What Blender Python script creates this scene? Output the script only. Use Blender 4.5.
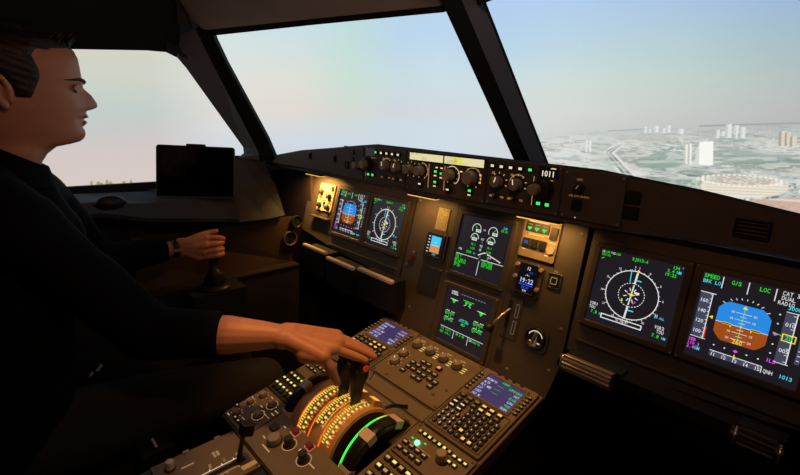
import bpy, math, random
import numpy as np
from mathutils import Vector, Matrix
random.seed(7); RNG = np.random.RandomState(5)
SC = bpy.context.scene
for o in list(bpy.data.objects): bpy.data.objects.remove(o)
COL = SC.collection
pi = math.pi

# ------------------------------------------------------------------ camera
YAW, PITCH, ROLL, FPX = 0.8159, -0.2135, -0.0386, 440.2034
def rot3(a, b, c):
    Rz = Matrix(((math.cos(a), -math.sin(a), 0), (math.sin(a), math.cos(a), 0), (0, 0, 1)))
    Rx = Matrix(((1, 0, 0), (0, math.cos(b), -math.sin(b)), (0, math.sin(b), math.cos(b))))
    Ry = Matrix(((math.cos(c), 0, math.sin(c)), (0, 1, 0), (-math.sin(c), 0, math.cos(c))))
    return Rz @ Rx @ Ry
R0 = rot3(YAW, PITCH, ROLL)                      # columns: right, forward, up
CAMP = Vector((0.6598, -0.9489, 0.3259))
cd = bpy.data.cameras.new('camera'); cam = bpy.data.objects.new('camera', cd); COL.objects.link(cam)
M = Matrix.Identity(4)
for r in range(3):
    M[r][0] = R0[r][0]; M[r][1] = R0[r][2]; M[r][2] = -R0[r][1]; M[r][3] = CAMP[r]
cam.matrix_world = M
cd.sensor_width = 36; cd.lens = FPX / 800 * 36; cd.clip_start = 0.02
cd.shift_x = (400 - 392.137) / 800; cd.shift_y = -(237.5 - 217.9975) / 800
SC.camera = cam

# ------------------------------------------------------------------ world, exposure
W = bpy.data.worlds.new('world'); SC.world = W; W.use_nodes = True
W.node_tree.nodes['Background'].inputs[0].default_value = (0.004, 0.004, 0.005, 1)
W.node_tree.nodes['Background'].inputs[1].default_value = 1
SC.view_settings.view_transform = 'Standard'; SC.view_settings.look = 'None'
SC.view_settings.exposure = 0; SC.view_settings.gamma = 1; SC.view_settings.use_curve_mapping = False

# ------------------------------------------------------------------ lamps of the cockpit, and one added fill
def area(name, loc, target, sx, sy, power, color, spread=180):
    l = bpy.data.lights.new(name, 'AREA'); l.shape = 'RECTANGLE'; l.size = sx; l.size_y = sy
    l.energy = power; l.color = color; l.spread = math.radians(spread)
    o = bpy.data.objects.new(name, l); COL.objects.link(o); o.location = loc
    o.rotation_euler = (Vector(target) - Vector(loc)).to_track_quat('-Z', 'Y').to_euler()
    return o
def spot(name, loc, target, power, color, deg, blend=.6, rad=.02):
    l = bpy.data.lights.new(name, 'SPOT'); l.energy = power; l.color = color
    l.spot_size = math.radians(deg); l.spot_blend = blend; l.shadow_soft_size = rad
    o = bpy.data.objects.new(name, l); COL.objects.link(o); o.location = loc
    o.rotation_euler = (Vector(target) - Vector(loc)).to_track_quat('-Z', 'Y').to_euler()
    return o
AMB = (1, .50, .12)
for i, (x, w, e) in enumerate(((-.75, .10, 1.3), (-.19, .11, .24), (.172, .11, .32))):
    area('flood_light', (x, -.030, .1185), (x, .0, .0), w, .016, e, AMB, 150)
# weaker fluorescent strips that run under the rest of the glareshield
area('flood_light', (-.47, -.075, .143), (-.47, -.01, -.1), .34, .01, .05, (1, .42, .15))
area('flood_light', (.58, -.085, .143), (.58, -.01, -.1), .5, .01, .05, (1, .42, .15))
# pedestal reading lamp in the overhead panel
spot('pedestal_light', (.02, -.50, .70), (.0, -.36, -.28), 17.0, (1, .46, .14), 50, .5, .03)
spot('left_hand_fill', (-.70, -.165, .135), (-.81, -.43, -.10), .9, (1, .40, .12), 30, .5, .01)  # added warm spot that brightens the left hand, no fixture built
# dim dome light behind the crew
area('dome_light', (.46, -.80, .765), (-.2, -.5, .1), .14, .08, 1.5, (1, .50, .27))

# ------------------------------------------------------------------ materials
def s2l(c):
    c = c / 255.
    return c / 12.92 if c <= .04045 else ((c + .055) / 1.055) ** 2.4
def rgb(*c): return tuple(s2l(v) for v in c) + (1,)
MATS = {}
def mat(name, col, rough=.6, metal=0, noise=0, scale=40, bump=0, coat=0, emis=None, es=1, spec=.5):
    if name in MATS: return MATS[name]
    m = bpy.data.materials.new(name); m.use_nodes = True; nt = m.node_tree; b = nt.nodes['Principled BSDF']
    b.inputs['Base Color'].default_value = col; b.inputs['Roughness'].default_value = rough
    b.inputs['Metallic'].default_value = metal; b.inputs['Coat Weight'].default_value = coat
    b.inputs['Specular IOR Level'].default_value = spec
    if emis: b.inputs['Emission Color'].default_value = emis; b.inputs['Emission Strength'].default_value = es
    tc = nt.nodes.new('ShaderNodeTexCoord'); n = nt.nodes.new('ShaderNodeTexNoise')
    n.inputs['Scale'].default_value = scale; n.inputs['Detail'].default_value = 4
    nt.links.new(tc.outputs['Object'], n.inputs['Vector'])
    if noise:
        cr = nt.nodes.new('ShaderNodeMix'); cr.data_type = 'RGBA'
        cr.inputs['A'].default_value = tuple(v * (1 - noise) for v in col[:3]) + (1,)
        cr.inputs['B'].default_value = tuple(min(1, v * (1 + noise)) for v in col[:3]) + (1,)
        nt.links.new(n.outputs['Fac'], cr.inputs['Factor']); nt.links.new(cr.outputs['Result'], b.inputs['Base Color'])
    if bump:
        bp = nt.nodes.new('ShaderNodeBump'); bp.inputs['Strength'].default_value = bump; bp.inputs['Distance'].default_value = .002
        nt.links.new(n.outputs['Fac'], bp.inputs['Height']); nt.links.new(bp.outputs['Normal'], b.inputs['Normal'])
    MATS[name] = m; return m
def em(c, s=1.0):
    k = 'glow_%d_%d_%d_%g' % (c + (s,))
    if k in MATS: return MATS[k]
    m = bpy.data.materials.new(k); m.use_nodes = True; nt = m.node_tree
    nt.nodes.remove(nt.nodes['Principled BSDF'])
    e = nt.nodes.new('ShaderNodeEmission'); e.inputs[0].default_value = rgb(*c); e.inputs[1].default_value = s
    nt.links.new(e.outputs[0], nt.nodes['Material Output'].inputs[0])
    if s <= 1.0: m.cycles.emission_sampling = 'NONE'
    MATS[k] = m; return m
PANEL = mat('panel_paint', (.090, .073, .062, 1), .55, noise=.12, scale=60, bump=.05)
PEDP = mat('pedestal_paint', (.20, .155, .10, 1), .5, noise=.12, scale=60, bump=.05)
BEZ = mat('bezel_paint', (.075, .062, .054, 1), .45, noise=.1, scale=50)
DARK = mat('black_plastic', (.012, .011, .011, 1), .45, noise=.2)
MATTE = mat('matte_black', (.006, .006, .006, 1), .8, noise=.2)
GLARE = mat('glareshield_skin', (.030, .026, .025, 1), .75, noise=.2, scale=120, bump=.25)
FACE = mat('glareshield_face_paint', (.10, .075, .062, 1), .6, noise=.12, scale=70)
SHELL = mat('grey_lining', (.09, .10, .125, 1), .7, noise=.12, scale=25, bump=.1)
SHELLD = mat('dark_lining', (.018, .018, .02, 1), .75, noise=.15, scale=25)
KNOB = mat('knob_grey', (.34, .29, .25, 1), .45, noise=.1)
KNOBD = mat('knob_dark', (.03, .028, .026, 1), .4)
SILV = mat('worn_metal', (.55, .52, .5, 1), .3, metal=.9)
ALU = mat('brushed_metal', (.5, .42, .36, 1), .35, metal=.6, noise=.2, scale=200)
GREYM = mat('grey_band', (.45, .40, .38, 1), .5)
SKIN = mat('skin', (.62, .27, .155, 1), .5, noise=.12, scale=35, bump=.12)
HAIR = mat('dark_brown_hair', (.018, .010, .007, 1), .55, noise=.4, scale=220, bump=.6)
WOOL = mat('black_cloth', (.007, .007, .0075, 1), .95, noise=.3, scale=150, bump=.4, spec=.1)
TROU = mat('charcoal_cloth', (.032, .028, .026, 1), .9, noise=.3, scale=150, bump=.4, spec=.2)
SEAT = mat('seat_fabric', (.012, .011, .011, 1), .9, noise=.3, scale=80, bump=.3)
CARPET = mat('floor_carpet', (.012, .011, .011, 1), .95, noise=.4, scale=200, bump=.5)
SCRB = mat('display_glass', (.012, .012, .014, 1), .25, emis=rgb(34, 31, 38), es=.75)
SCRP = mat('display_glass_purple', (.012, .012, .02, 1), .3, emis=rgb(66, 56, 104), es=.8)
SCRK = mat('display_glass_black', (.004, .004, .006, 1), .2, emis=rgb(8, 8, 16), es=1)
C_W, C_G, C_C, C_Y, C_M = (225, 225, 225), (50, 225, 50), (80, 215, 235), (235, 225, 50), (225, 90, 225)
LEG = em((205, 158, 96), .85)     # backlit legends
LEGY = em((255, 218, 120), 1.0)
LEGW = em((250, 225, 190), .95)
LG = em((70, 250, 110), 1.0)

# ------------------------------------------------------------------ mesh builder
class MB:
    def __init__(s): s.v = []; s.f = []; s.mi = []; s.ms = []; s.sm = []
    def m(s, mt):
        if mt not in s.ms: s.ms.append(mt)
        return s.ms.index(mt)
    def add(s, vs, fs, mt, smooth=False, T=None):
        b = len(s.v); k = s.m(mt)
        for v in vs: s.v.append(tuple(T @ Vector(v)) if T else tuple(v))
        for f in fs: s.f.append(tuple(i + b for i in f)); s.mi.append(k); s.sm.append(smooth)
        return s
    def box(s, x0, x1, y0, y1, z0, z1, mt, T=None, b=0):
        if b: return s.rbox((x0 + x1) / 2, (y0 + y1) / 2, x1 - x0, y1 - y0, z0, z1, mt, b, b, T)
        vs = [(x, y, z) for z in (z0, z1) for y in (y0, y1) for x in (x0, x1)]
        return s.add(vs, [(0, 2, 3, 1), (4, 5, 7, 6), (0, 1, 5, 4), (2, 6, 7, 3), (0, 4, 6, 2), (1, 3, 7, 5)], mt, T=T)
    def rrect(s, cx, cy, w, h, r, n=4):
        r = min(r, w / 2 - 1e-5, h / 2 - 1e-5); pts = []
        for (qx, qy, a0) in ((1, 1, 0), (-1, 1, 90), (-1, -1, 180), (1, -1, 270)):
            for k in range(n + 1):
                a = math.radians(a0 + 90 * k / n)
                pts.append((cx + qx * (w / 2 - r) + r * math.cos(a), cy + qy * (h / 2 - r) + r * math.sin(a)))
        return pts
    def rbox(s, cx, cy, w, h, z0, z1, mt, r=.002, ch=.001, T=None, n=3):
        a = s.rrect(cx, cy, w, h, r, n); c = s.rrect(cx, cy, w - 2 * ch, h - 2 * ch, max(r - ch, 1e-4), n); N = len(a)
        vs = [(x, y, z0) for x, y in a] + [(x, y, z1 - ch) for x, y in a] + [(x, y, z1) for x, y in c]
        fs = [tuple(range(N - 1, -1, -1)), tuple(range(2 * N, 3 * N))]
        for k in range(N):
            j = (k + 1) % N; fs += [(k, j, N + j, N + k), (N + k, N + j, 2 * N + j, 2 * N + k)]
        return s.add(vs, fs, mt, T=T)
    def frame(s, cx, cy, w, h, iw, ih, z0, z1, mt, r=.006, ri=.002, T=None, zi=None, n=4):
        """raised rectangular ring, inner wall goes down to zi"""
        zi = z0 if zi is None else zi
        a = s.rrect(cx, cy, w, h, r, n); c = s.rrect(cx, cy, w - .004, h - .004, r, n)
        d = s.rrect(cx, cy, iw + .003, ih + .003, ri, n); e = s.rrect(cx, cy, iw, ih, ri, n); N = len(a)
        rings = [(a, z0), (a, z1 - .002), (c, z1), (d, z1), (e, z1 - .0015), (e, zi)]
        vs = [(x, y, z) for rg, z in rings for x, y in rg]; fs = []
        for q in range(len(rings) - 1):
            for k in range(N):
                j = (k + 1) % N; fs.append((q * N + k, q * N + j, (q + 1) * N + j, (q + 1) * N + k))
        return s.add(vs, fs, mt, T=T)
    def lathe(s, prof, mt, T=None, n=20, smooth=True, a0=0, a1=2 * pi):
        full = abs(a1 - a0 - 2 * pi) < 1e-6; vs = []; fs = []; L = len(prof); c = n if full else n + 1
        for i in range(c):
            a = a0 + (a1 - a0) * i / n
            vs += [(r * math.cos(a), r * math.sin(a), z) for r, z in prof]
        for i in range(n):
            j = (i + 1) % c
            for k in range(L - 1): fs.append((i * L + k, j * L + k, j * L + k + 1, i * L + k + 1))
        return s.add(vs, fs, mt, smooth, T)
    def cyl(s, x, y, r, z0, z1, mt, n=20, ch=.0006, T=None, r2=None):
        r2 = r if r2 is None else r2
        t = Matrix.Translation((x, y, 0)); t = T @ t if T else t
        return s.lathe([(0, z0), (r, z0), (r2, z1 - ch), (r2 - ch, z1), (0, z1)], mt, t, n, False)
    def prism(s, poly, z0, z1, mt, T=None):
        N = len(poly); vs = [(x, y, z0) for x, y in poly] + [(x, y, z1) for x, y in poly]
        fs = [tuple(range(N - 1, -1, -1)), tuple(range(N, 2 * N))] + [(k, (k + 1) % N, N + (k + 1) % N, N + k) for k in range(N)]
        return s.add(vs, fs, mt, T=T)
    def poly(s, pts, z, mt, T=None): return s.add([(x, y, z) for x, y in pts], [tuple(range(len(pts)))], mt, T=T)
    def line(s, x0, y0, x1, y1, w, z, mt, T=None):
        d = math.hypot(x1 - x0, y1 - y0) or 1; nx, ny = -(y1 - y0) / d * w / 2, (x1 - x0) / d * w / 2
        return s.poly([(x0 - nx, y0 - ny), (x1 - nx, y1 - ny), (x1 + nx, y1 + ny), (x0 + nx, y0 + ny)], z, mt, T)
    def rect(s, cx, cy, w, h, z, mt, T=None): return s.line(cx - w / 2, cy, cx + w / 2, cy, h, z, mt, T)
    def arc(s, cx, cy, r, w, a0, a1, z, mt, n=32, T=None, ry=None):
        ry = ry or r; vs = []; fs = []
        for i in range(n + 1):
            a = math.radians(a0 + (a1 - a0) * i / n); c, q = math.cos(a), math.sin(a)
            vs += [(cx + (r - w / 2) * c, cy + (ry - w / 2) * q, z), (cx + (r + w / 2) * c, cy + (ry + w / 2) * q, z)]
        for i in range(n): fs.append((2 * i, 2 * i + 1, 2 * i + 3, 2 * i + 2))
        return s.add(vs, fs, mt, T=T)
    def tube(s, pts, r, mt, n=8, smooth=True):
        vs = []; fs = []; P = [Vector(p) for p in pts]; rr = r if isinstance(r, (list, tuple)) else [r] * len(P)
        for i, p in enumerate(P):
            d = (P[min(i + 1, len(P) - 1)] - P[max(i - 1, 0)]).normalized()
            a = d.cross(Vector((0, 0, 1)) if abs(d.z) < .9 else Vector((1, 0, 0))).normalized(); b = d.cross(a)
            for k in range(n):
                t = 2 * pi * k / n; vs.append(tuple(p + (a * math.cos(t) + b * math.sin(t)) * rr[i]))
        for i in range(len(P) - 1):
            for k in range(n): j = (k + 1) % n; fs.append((i * n + k, i * n + j, (i + 1) * n + j, (i + 1) * n + k))
        fs += [tuple(range(n)), tuple((len(P) - 1) * n + k for k in range(n - 1, -1, -1))]
        return s.add(vs, fs, mt, smooth)
    def text(s, t, x, y, h, z, mt, align='l', sp=.64, T=None, w=1.0):
        W_ = len(t) * h * sp * w; x -= {'l': 0, 'c': W_ / 2, 'r': W_}[align]
        for ch in t:
            if ch != ' ':
                gv, gf = glyph(ch)
                s.add([(x + h * w * (sp / 2 + a), y + h * b, z) for a, b in gv], gf, mt, T=T)
            x += h * sp * w
        return s
    def build(s, name, parent=None, label=None, **kw):
        me = bpy.data.meshes.new(name); me.from_pydata(s.v, [], s.f)
        for mt in s.ms: me.materials.append(mt)
        me.polygons.foreach_set('material_index', s.mi); me.polygons.foreach_set('use_smooth', s.sm); me.update()
        o = bpy.data.objects.new(name, me); COL.objects.link(o)
        if parent: o.parent = parent
        if label: o['label'] = label
        for k, v in kw.items(): o[k] = v
        return o
_GL = {}
def glyph(ch):
    if ch in _GL: return _GL[ch]
    c = bpy.data.curves.new('g', 'FONT'); c.body = ch; c.size = 1.38; c.resolution_u = 2; c.offset = .012
    o = bpy.data.objects.new('g', c); COL.objects.link(o)
    me = bpy.data.meshes.new_from_object(o.evaluated_get(bpy.context.evaluated_depsgraph_get()))
    vs = [(v.co.x, v.co.y) for v in me.vertices]; fs = [tuple(p.vertices) for p in me.polygons]
    if vs:
        xs = [v[0] for v in vs]; cx = (min(xs) + max(xs)) / 2; wd = max(xs) - min(xs); k = min(1, .56 / wd) if wd > 0 else 1
        vs = [((x - cx) * k, y) for x, y in vs]
    bpy.data.objects.remove(o); bpy.data.curves.remove(c); bpy.data.meshes.remove(me)
    _GL[ch] = (vs, fs); return _GL[ch]

def tag(o, label=None, cat=None, group=None, kind=None):
    if label: o['label'] = label
    if cat: o['category'] = cat
    if group: o['group'] = group
    if kind: o['kind'] = kind
    return o
def thing(name, label, cat, frame=None, group=None):
    o = bpy.data.objects.new(name, None); COL.objects.link(o); o.empty_display_size = .02
    if frame is not None: o.matrix_world = frame
    return tag(o, label, cat, group)
def struct(name, mb, label=None):
    o = mb.build(name); o['kind'] = 'structure'
    if label: o['label'] = label
    return o
def clone(o, parent=None):
    c = o.copy(); COL.objects.link(c)
    if parent: c.parent = parent
    for ch in list(o.children): clone(ch, c)
    return c
def solid(o, t, off=-1):
    m = o.modifiers.new('solid', 'SOLIDIFY'); m.thickness = t; m.offset = off; return o
TR = Matrix.Translation

# frames -----------------------------------------------------------
TP = 0.2489; PF = Matrix(((1, 0, 0, 0), (0, math.sin(TP), -math.cos(TP), 0), (0, math.cos(TP), math.sin(TP), 0), (0, 0, 0, 1)))
TD = 0.1899; DF = Matrix(((1, 0, 0, 0), (0, math.cos(TD), -math.sin(TD), -.0939), (0, math.sin(TD), math.cos(TD), -.2598), (0, 0, 0, 1)))
YG = -.17; GF = Matrix(((1, 0, 0, 0), (0, 0, -1, YG), (0, 1, 0, 0), (0, 0, 0, 1)))
# ================================================================== projection screen (simulator visual)
def to_proj(P):
    """image coordinates of the projected picture on the screen"""
    A = np.array(R0); d = (P - np.array(CAMP)) @ A
    dy = np.maximum(d[:, 1], 1e-3)
    u = 392.137 + FPX * d[:, 0] / dy; v = 217.9975 - FPX * d[:, 2] / dy
    beh = d[:, 1] < .25; u = np.where(beh, np.where(d[:, 0] > 0, 1600, -900), u); v = np.where(beh, 60, v)
    return u, v
UN = [-300, 60, 150, 225, 300, 350, 400, 440, 500, 560, 680, 800, 1000]
VN = [-200, 0, 40, 80, 110, 130, 150, 190, 300]
TB = [  # rows over VN, columns over UN
 [(190,205,210)]*3 + [(190,215,228),(180,210,232),(170,208,228),(165,200,238),(165,198,238),(158,190,232),(158,188,228),(150,178,218),(138,165,205),(120,150,190)],
 [(205,206,192),(205,206,192),(208,210,198),(205,222,230),(200,222,232),(190,220,226),(186,214,240),(184,212,242),(178,208,242),(178,208,240),(172,198,228),(158,186,216),(140,165,200)],
 [(214,210,192),(216,213,198),(216,214,200),(216,228,228),(208,226,228),(196,224,220),(190,217,238),(192,219,240),(184,214,238),(190,216,232),(184,208,214),(168,192,200),(160,182,195)],
 [(206,212,200),(206,212,202),(208,212,202),(228,228,222),(224,226,216),(204,226,216),(204,222,226),(208,226,232),(205,224,230),(210,224,220),(198,212,206),(182,194,192),(170,185,188)],
 [(194,208,202),(194,208,204),(196,208,204),(226,222,216),(226,220,212),(214,220,212),(208,216,222),(212,220,226),(214,222,222),(218,220,214),(202,206,202),(188,190,190),(178,184,184)],
 [(196,204,200),(200,204,200),(204,202,200),(220,222,224),(216,220,226),(210,220,226),(208,222,232),(210,224,234),(214,222,228),(212,214,210),(196,200,198),(182,184,184),(175,178,178)],
 [(212,200,196),(212,202,198),(214,202,200),(212,218,226),(208,218,228),(206,218,228),(206,220,232),(210,224,234),(212,220,226),(205,206,204),(190,194,192),(178,180,180),(170,172,172)],
 [(216,202,196),(218,204,198),(216,204,198)] + [(206,208,216)]*6 + [(190,192,190)]*4,
 [(150,140,130)]*13]
def sky_col(u, v):
    T = np.array(TB, float); u = np.clip(u, UN[0], UN[-1] - .01); v = np.clip(v, VN[0], VN[-1] - .01)
    i = np.searchsorted(UN, u, 'right') - 1; j = np.searchsorted(VN, v, 'right') - 1
    U_, V_ = np.array(UN, float), np.array(VN, float)
    a = ((u - U_[i]) / (U_[i + 1] - U_[i]))[:, None]; b = ((v - V_[j]) / (V_[j + 1] - V_[j]))[:, None]
    return (T[j, i] * (1 - a) + T[j, i + 1] * a) * (1 - b) + (T[j + 1, i] * (1 - a) + T[j + 1, i + 1] * a) * b
def hsh(a, b):
    n = (a.astype(np.int64) * 374761393 + b.astype(np.int64) * 668265263) & 0xffffffff
    n = ((n ^ (n >> 13)) * 1274126177) & 0xffffffff
    return ((n ^ (n >> 16)) & 0xffff) / 65535.
def vn(x, y, seed=0):
    xi, yi = np.floor(x), np.floor(y); fx, fy = x - xi, y - yi; fx = fx * fx * (3 - 2 * fx); fy = fy * fy * (3 - 2 * fy)
    xi = xi + seed * 57; yi = yi + seed * 131
    return (hsh(xi, yi) * (1 - fx) + hsh(xi + 1, yi) * fx) * (1 - fy) + (hsh(xi, yi + 1) * (1 - fx) + hsh(xi + 1, yi + 1) * fx) * fy
def blend(c, m, col): return c * (1 - m[:, None]) + np.array(col, float) * m[:, None]
def inpoly(u, v, P):
    r = np.zeros(len(u), bool); n = len(P)
    for k in range(n):
        (x0, y0), (x1, y1) = P[k], P[(k + 1) % n]
        if y0 == y1: continue
        r ^= ((y0 > v) != (y1 > v)) & (u < (x1 - x0) * (v - y0) / (y1 - y0) + x0)
    return r.astype(float)
def seg(u, v, pts, w0, w1=None):
    w1 = w1 or w0; m = np.zeros(len(u)); n = len(pts) - 1
    for k in range(n):
        (x0, y0), (x1, y1) = pts[k], pts[k + 1]; dx, dy = x1 - x0, y1 - y0; L = dx * dx + dy * dy
        t = np.clip(((u - x0) * dx + (v - y0) * dy) / L, 0, 1); d = np.hypot(u - x0 - t * dx, v - y0 - t * dy)
        w = w0 + (w1 - w0) * (k + t) / n; m = np.maximum(m, np.clip(w - d + .4, 0, 1))
    return m
def city_col(u, v):
    c = sky_col(u, v)
    hor = 131 - np.clip((u - 560) / 240, -1, 1) * 8 + vn(u / 25, u * 0, 3) * 1.5
    dep = np.clip((v - hor) / 60, 0, 1)                      # 0 horizon .. 1 near
    g = np.array([190, 196, 193.]) * np.ones((len(u), 1))
    sx = 7 + 16 * dep; sy = 1.0 + 3.2 * dep
    big = vn(u / (26 + 20 * dep), (v - hor) / (2.5 + 5 * dep), 1)
    grn = np.clip((big - .5) * 5, 0, 1)
    g = blend(g, grn * .7, (140, 160, 148))
    g = blend(g, np.clip((vn(u / 40, v / 5, 9) - .6) * 5, 0, 1) * .6, (196, 184, 174))
    fine = vn(u / (2.2 + 2.2 * dep), v / (.8 + 1.1 * dep), 2); fine2 = vn(u / (1.4 + 1.4 * dep), v / (.7 + .8 * dep), 5)
    town = np.clip((vn(u / 30, (v - hor) / (3 + 5 * dep), 4) - .36) * 4, 0, 1)
    g = blend(g, np.clip((fine - .50) * 6, 0, 1) * town * .9, (240, 240, 234))
    g = blend(g, np.clip((fine2 - .68) * 6, 0, 1) * (.45 + .4 * dep), (110, 122, 116))
    g = blend(g, np.clip((vn(u / 3.5, v / 1.6, 8) - .7) * 7, 0, 1) * .5, (240, 236, 226))
    # motorway with pale edges, and the roads leaving it
    for pts, w0, w1 in (([(622, 144), (608, 152.5), (632, 180), (646, 200)], 1.6, 7), ):
        g = blend(g, seg(u, v, pts, w0 + 1.2, w1 + 1.6), (226, 228, 224)); g = blend(g, seg(u, v, pts, w0 - 1, w1 - 1.5), (128, 136, 136))
        g = blend(g, seg(u, v, pts, .5, 1.0), (205, 208, 205))
    g = blend(g, inpoly(u, v, [(588, 141), (614, 143), (604, 152), (618, 168), (596, 160), (588, 152)]) * .8, (160, 182, 166))
    for pts, w in (([(675, 149), (667, 160)], 1.3), ([(548, 147), (575, 150), (590, 158)], 1.0), ([(640, 166), (665, 160), (700, 164), (735, 160)], 1.0), ([(730, 152), (800, 158)], 1.2), ([(560, 160), (590, 165)], .9), ([(700, 149), (800, 152)], .8)):
        g = blend(g, seg(u, v, pts, w), (218, 218, 212))
    g = blend(g, inpoly(u, v, [(632, 160), (668, 150), (700, 158), (672, 168), (640, 168)]) * .7, (138, 164, 150))
    g = blend(g, inpoly(u, v, [(712, 150), (752, 148), (800, 156), (800, 166), (742, 164), (712, 160)]) * .6, (132, 156, 146))
    wl = np.clip((640 - u) / 70, 0, 1) * np.clip((vn(u / 9, v / 2.2, 21) - .38) * 4, 0, 1); g = blend(g, wl * .75, (232, 234, 230))
    g = blend(g, np.clip((vn(u / 14, v / 2.0, 23) - .52) * 5, 0, 1) * .55, (226, 226, 218))
    # haze towards the horizon
    hz = np.exp(-np.clip(v - hor, 0, 99) / 13.) * .85
    g = g * (1 - hz[:, None]) + sky_col(u, hor - 2) * np.array([.97, .98, .985]) * hz[:, None]
    m = np.clip(v - hor, 0, 1) * np.clip((u - 528) / 10, 0, 1); c = c * (1 - m[:, None]) + g * m[:, None]
    c = blend(c, seg(u, v, [(608, 131), (645, 129)], .5), (165, 172, 172)); c = blend(c, seg(u, v, [(700, 126), (800, 123)], .8), (158, 164, 164))
    # distant tower groups
    def bld(x0, x1, y0, y1, col, side=None):
        nonlocal c
        c = blend(c, inpoly(u, v, [(x0, y0), (x1, y0 - .4), (x1 - .6, y1 + .5), (x0 - .6, y1)]), col)
        if side: c = blend(c, inpoly(u, v, [(x0, y0), (x0 + (x1 - x0) * .35, y0), (x0 + (x1 - x0) * .3, y1), (x0 - .6, y1)]), side)
    for x0, x1, y0, y1 in ((644, 647, 127, 133), (649, 651, 129, 133), (654, 659, 126, 132), (662, 666, 128.5, 132.5), (667, 671, 125.5, 132), (678, 684, 129, 134), (716, 720, 130, 138), (721, 725, 131.5, 136), (726, 732, 124.5, 137.5), (734, 739, 125.5, 134), (735, 738, 131, 138.5), (740.5, 745.5, 127.5, 138)):
        bld(x0, x1, y0, y1, (228, 230, 228), (205, 210, 210))
    for x0, x1, y0, y1 in ((779, 786, 131.5, 146), (785, 791, 132.5, 146), (790, 797, 136.5, 146.5)):
        bld(x0, x1, y0, y1, (222, 212, 194), (176, 166, 152))
    bld(586, 587.6, 140, 152, (232, 234, 230)); bld(589.5, 591.5, 140.5, 152, (232, 234, 230))
    for yy in (141, 144.5, 148): c = blend(c, seg(u, v, [(586, yy), (591, yy)], .4), (225, 228, 225))
    bld(699.5, 713.5, 141.8, 165, (250, 250, 244), None); c = blend(c, inpoly(u, v, [(696, 150), (699.5, 144), (698.5, 164), (694.5, 164)]), (216, 218, 208))
    bld(684.5, 688, 144.5, 164, (238, 238, 226), (208, 208, 198)); bld(688.5, 692, 143.8, 164.5, (240, 240, 230), (196, 198, 190))
    # oval stadium
    ell = lambda cx, cy, rx, ry: np.clip((1 - np.hypot((u - cx) / rx, (v - cy) / ry)) * 14, 0, 1)
    tilt = (u - 744) * .045
    body = np.clip((1 - np.hypot((u - 744) / 45.5, (v - tilt - 187) / 11)) * 12, 0, 1) * 1.
    c = blend(c, body, (236, 228, 212))
    for q in range(4): c = blend(c, body * np.clip(.7 - np.abs(v - tilt - 185.5 - 2.9 * q), 0, 1) * (u > 705), (196, 180, 164))
    inn = np.clip((1 - np.hypot((u - 741) / 39, (v - tilt - 180.6) / 4.6)) * 10, 0, 1); c = blend(c, inn, (196, 188, 174))
    c = blend(c, inn * (vn(u / 2.5, v / 1.2, 12) > .55), (222, 214, 200))
    rim = np.clip(1 - np.abs(np.hypot((u - 741) / 40, (v - tilt - 180.6) / 5.2) - 1) * 5, 0, 1); c = blend(c, rim * (np.sin(u * 1.2) > -.3), (250, 248, 238))
    # bare earth in the near right corner
    e = inpoly(u, v, [(715, 200), (745, 200.5), (800, 197), (830, 196), (830, 235), (715, 235)]); c = blend(c, e * .85, (206, 172, 156)); c = blend(c, e * seg(u, v, [(770, 199), (830, 203)], 1.2), (226, 214, 206))
    return c
def trees_col(u, v):
    c = sky_col(u, v); base = 184.8 + vn(u / 6, u * 0, 2) * .6
    c = blend(c, np.clip((v - base) / 1.6, 0, 1) * np.clip((u - 20) / 60, 0, 1) * np.clip((198 - v) / 8, 0, 1) * np.clip((330 - u) / 90, 0, 1), (250, 246, 214))
    for x, h, w in ((91.6, 4.2, 1.1), (98.5, 3.6, 1.9), (101.5, 2.8, 1.6), (107, 5, 1.4), (110.5, 3.6, 1.6), (113, 2, 1.5), (124, 4, 1.9), (131, 5.2, 1.1), (132.5, 2.5, 1.6), (141, 3, 1.2), (149, 1.5, 1), (118, 1.2, 1)):
        d = np.hypot((u - x) / w, (v - (base + .6 - h * .55)) / (h * .62)); c = blend(c, np.clip((1.3 - d) * 2, 0, 1) * (.65 + .35 * vn(u * 1.3, v * 1.3, 6)), (150, 146, 84))
    return c
SCX, SCY, SCR = 0., -.5, 3.0
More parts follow.
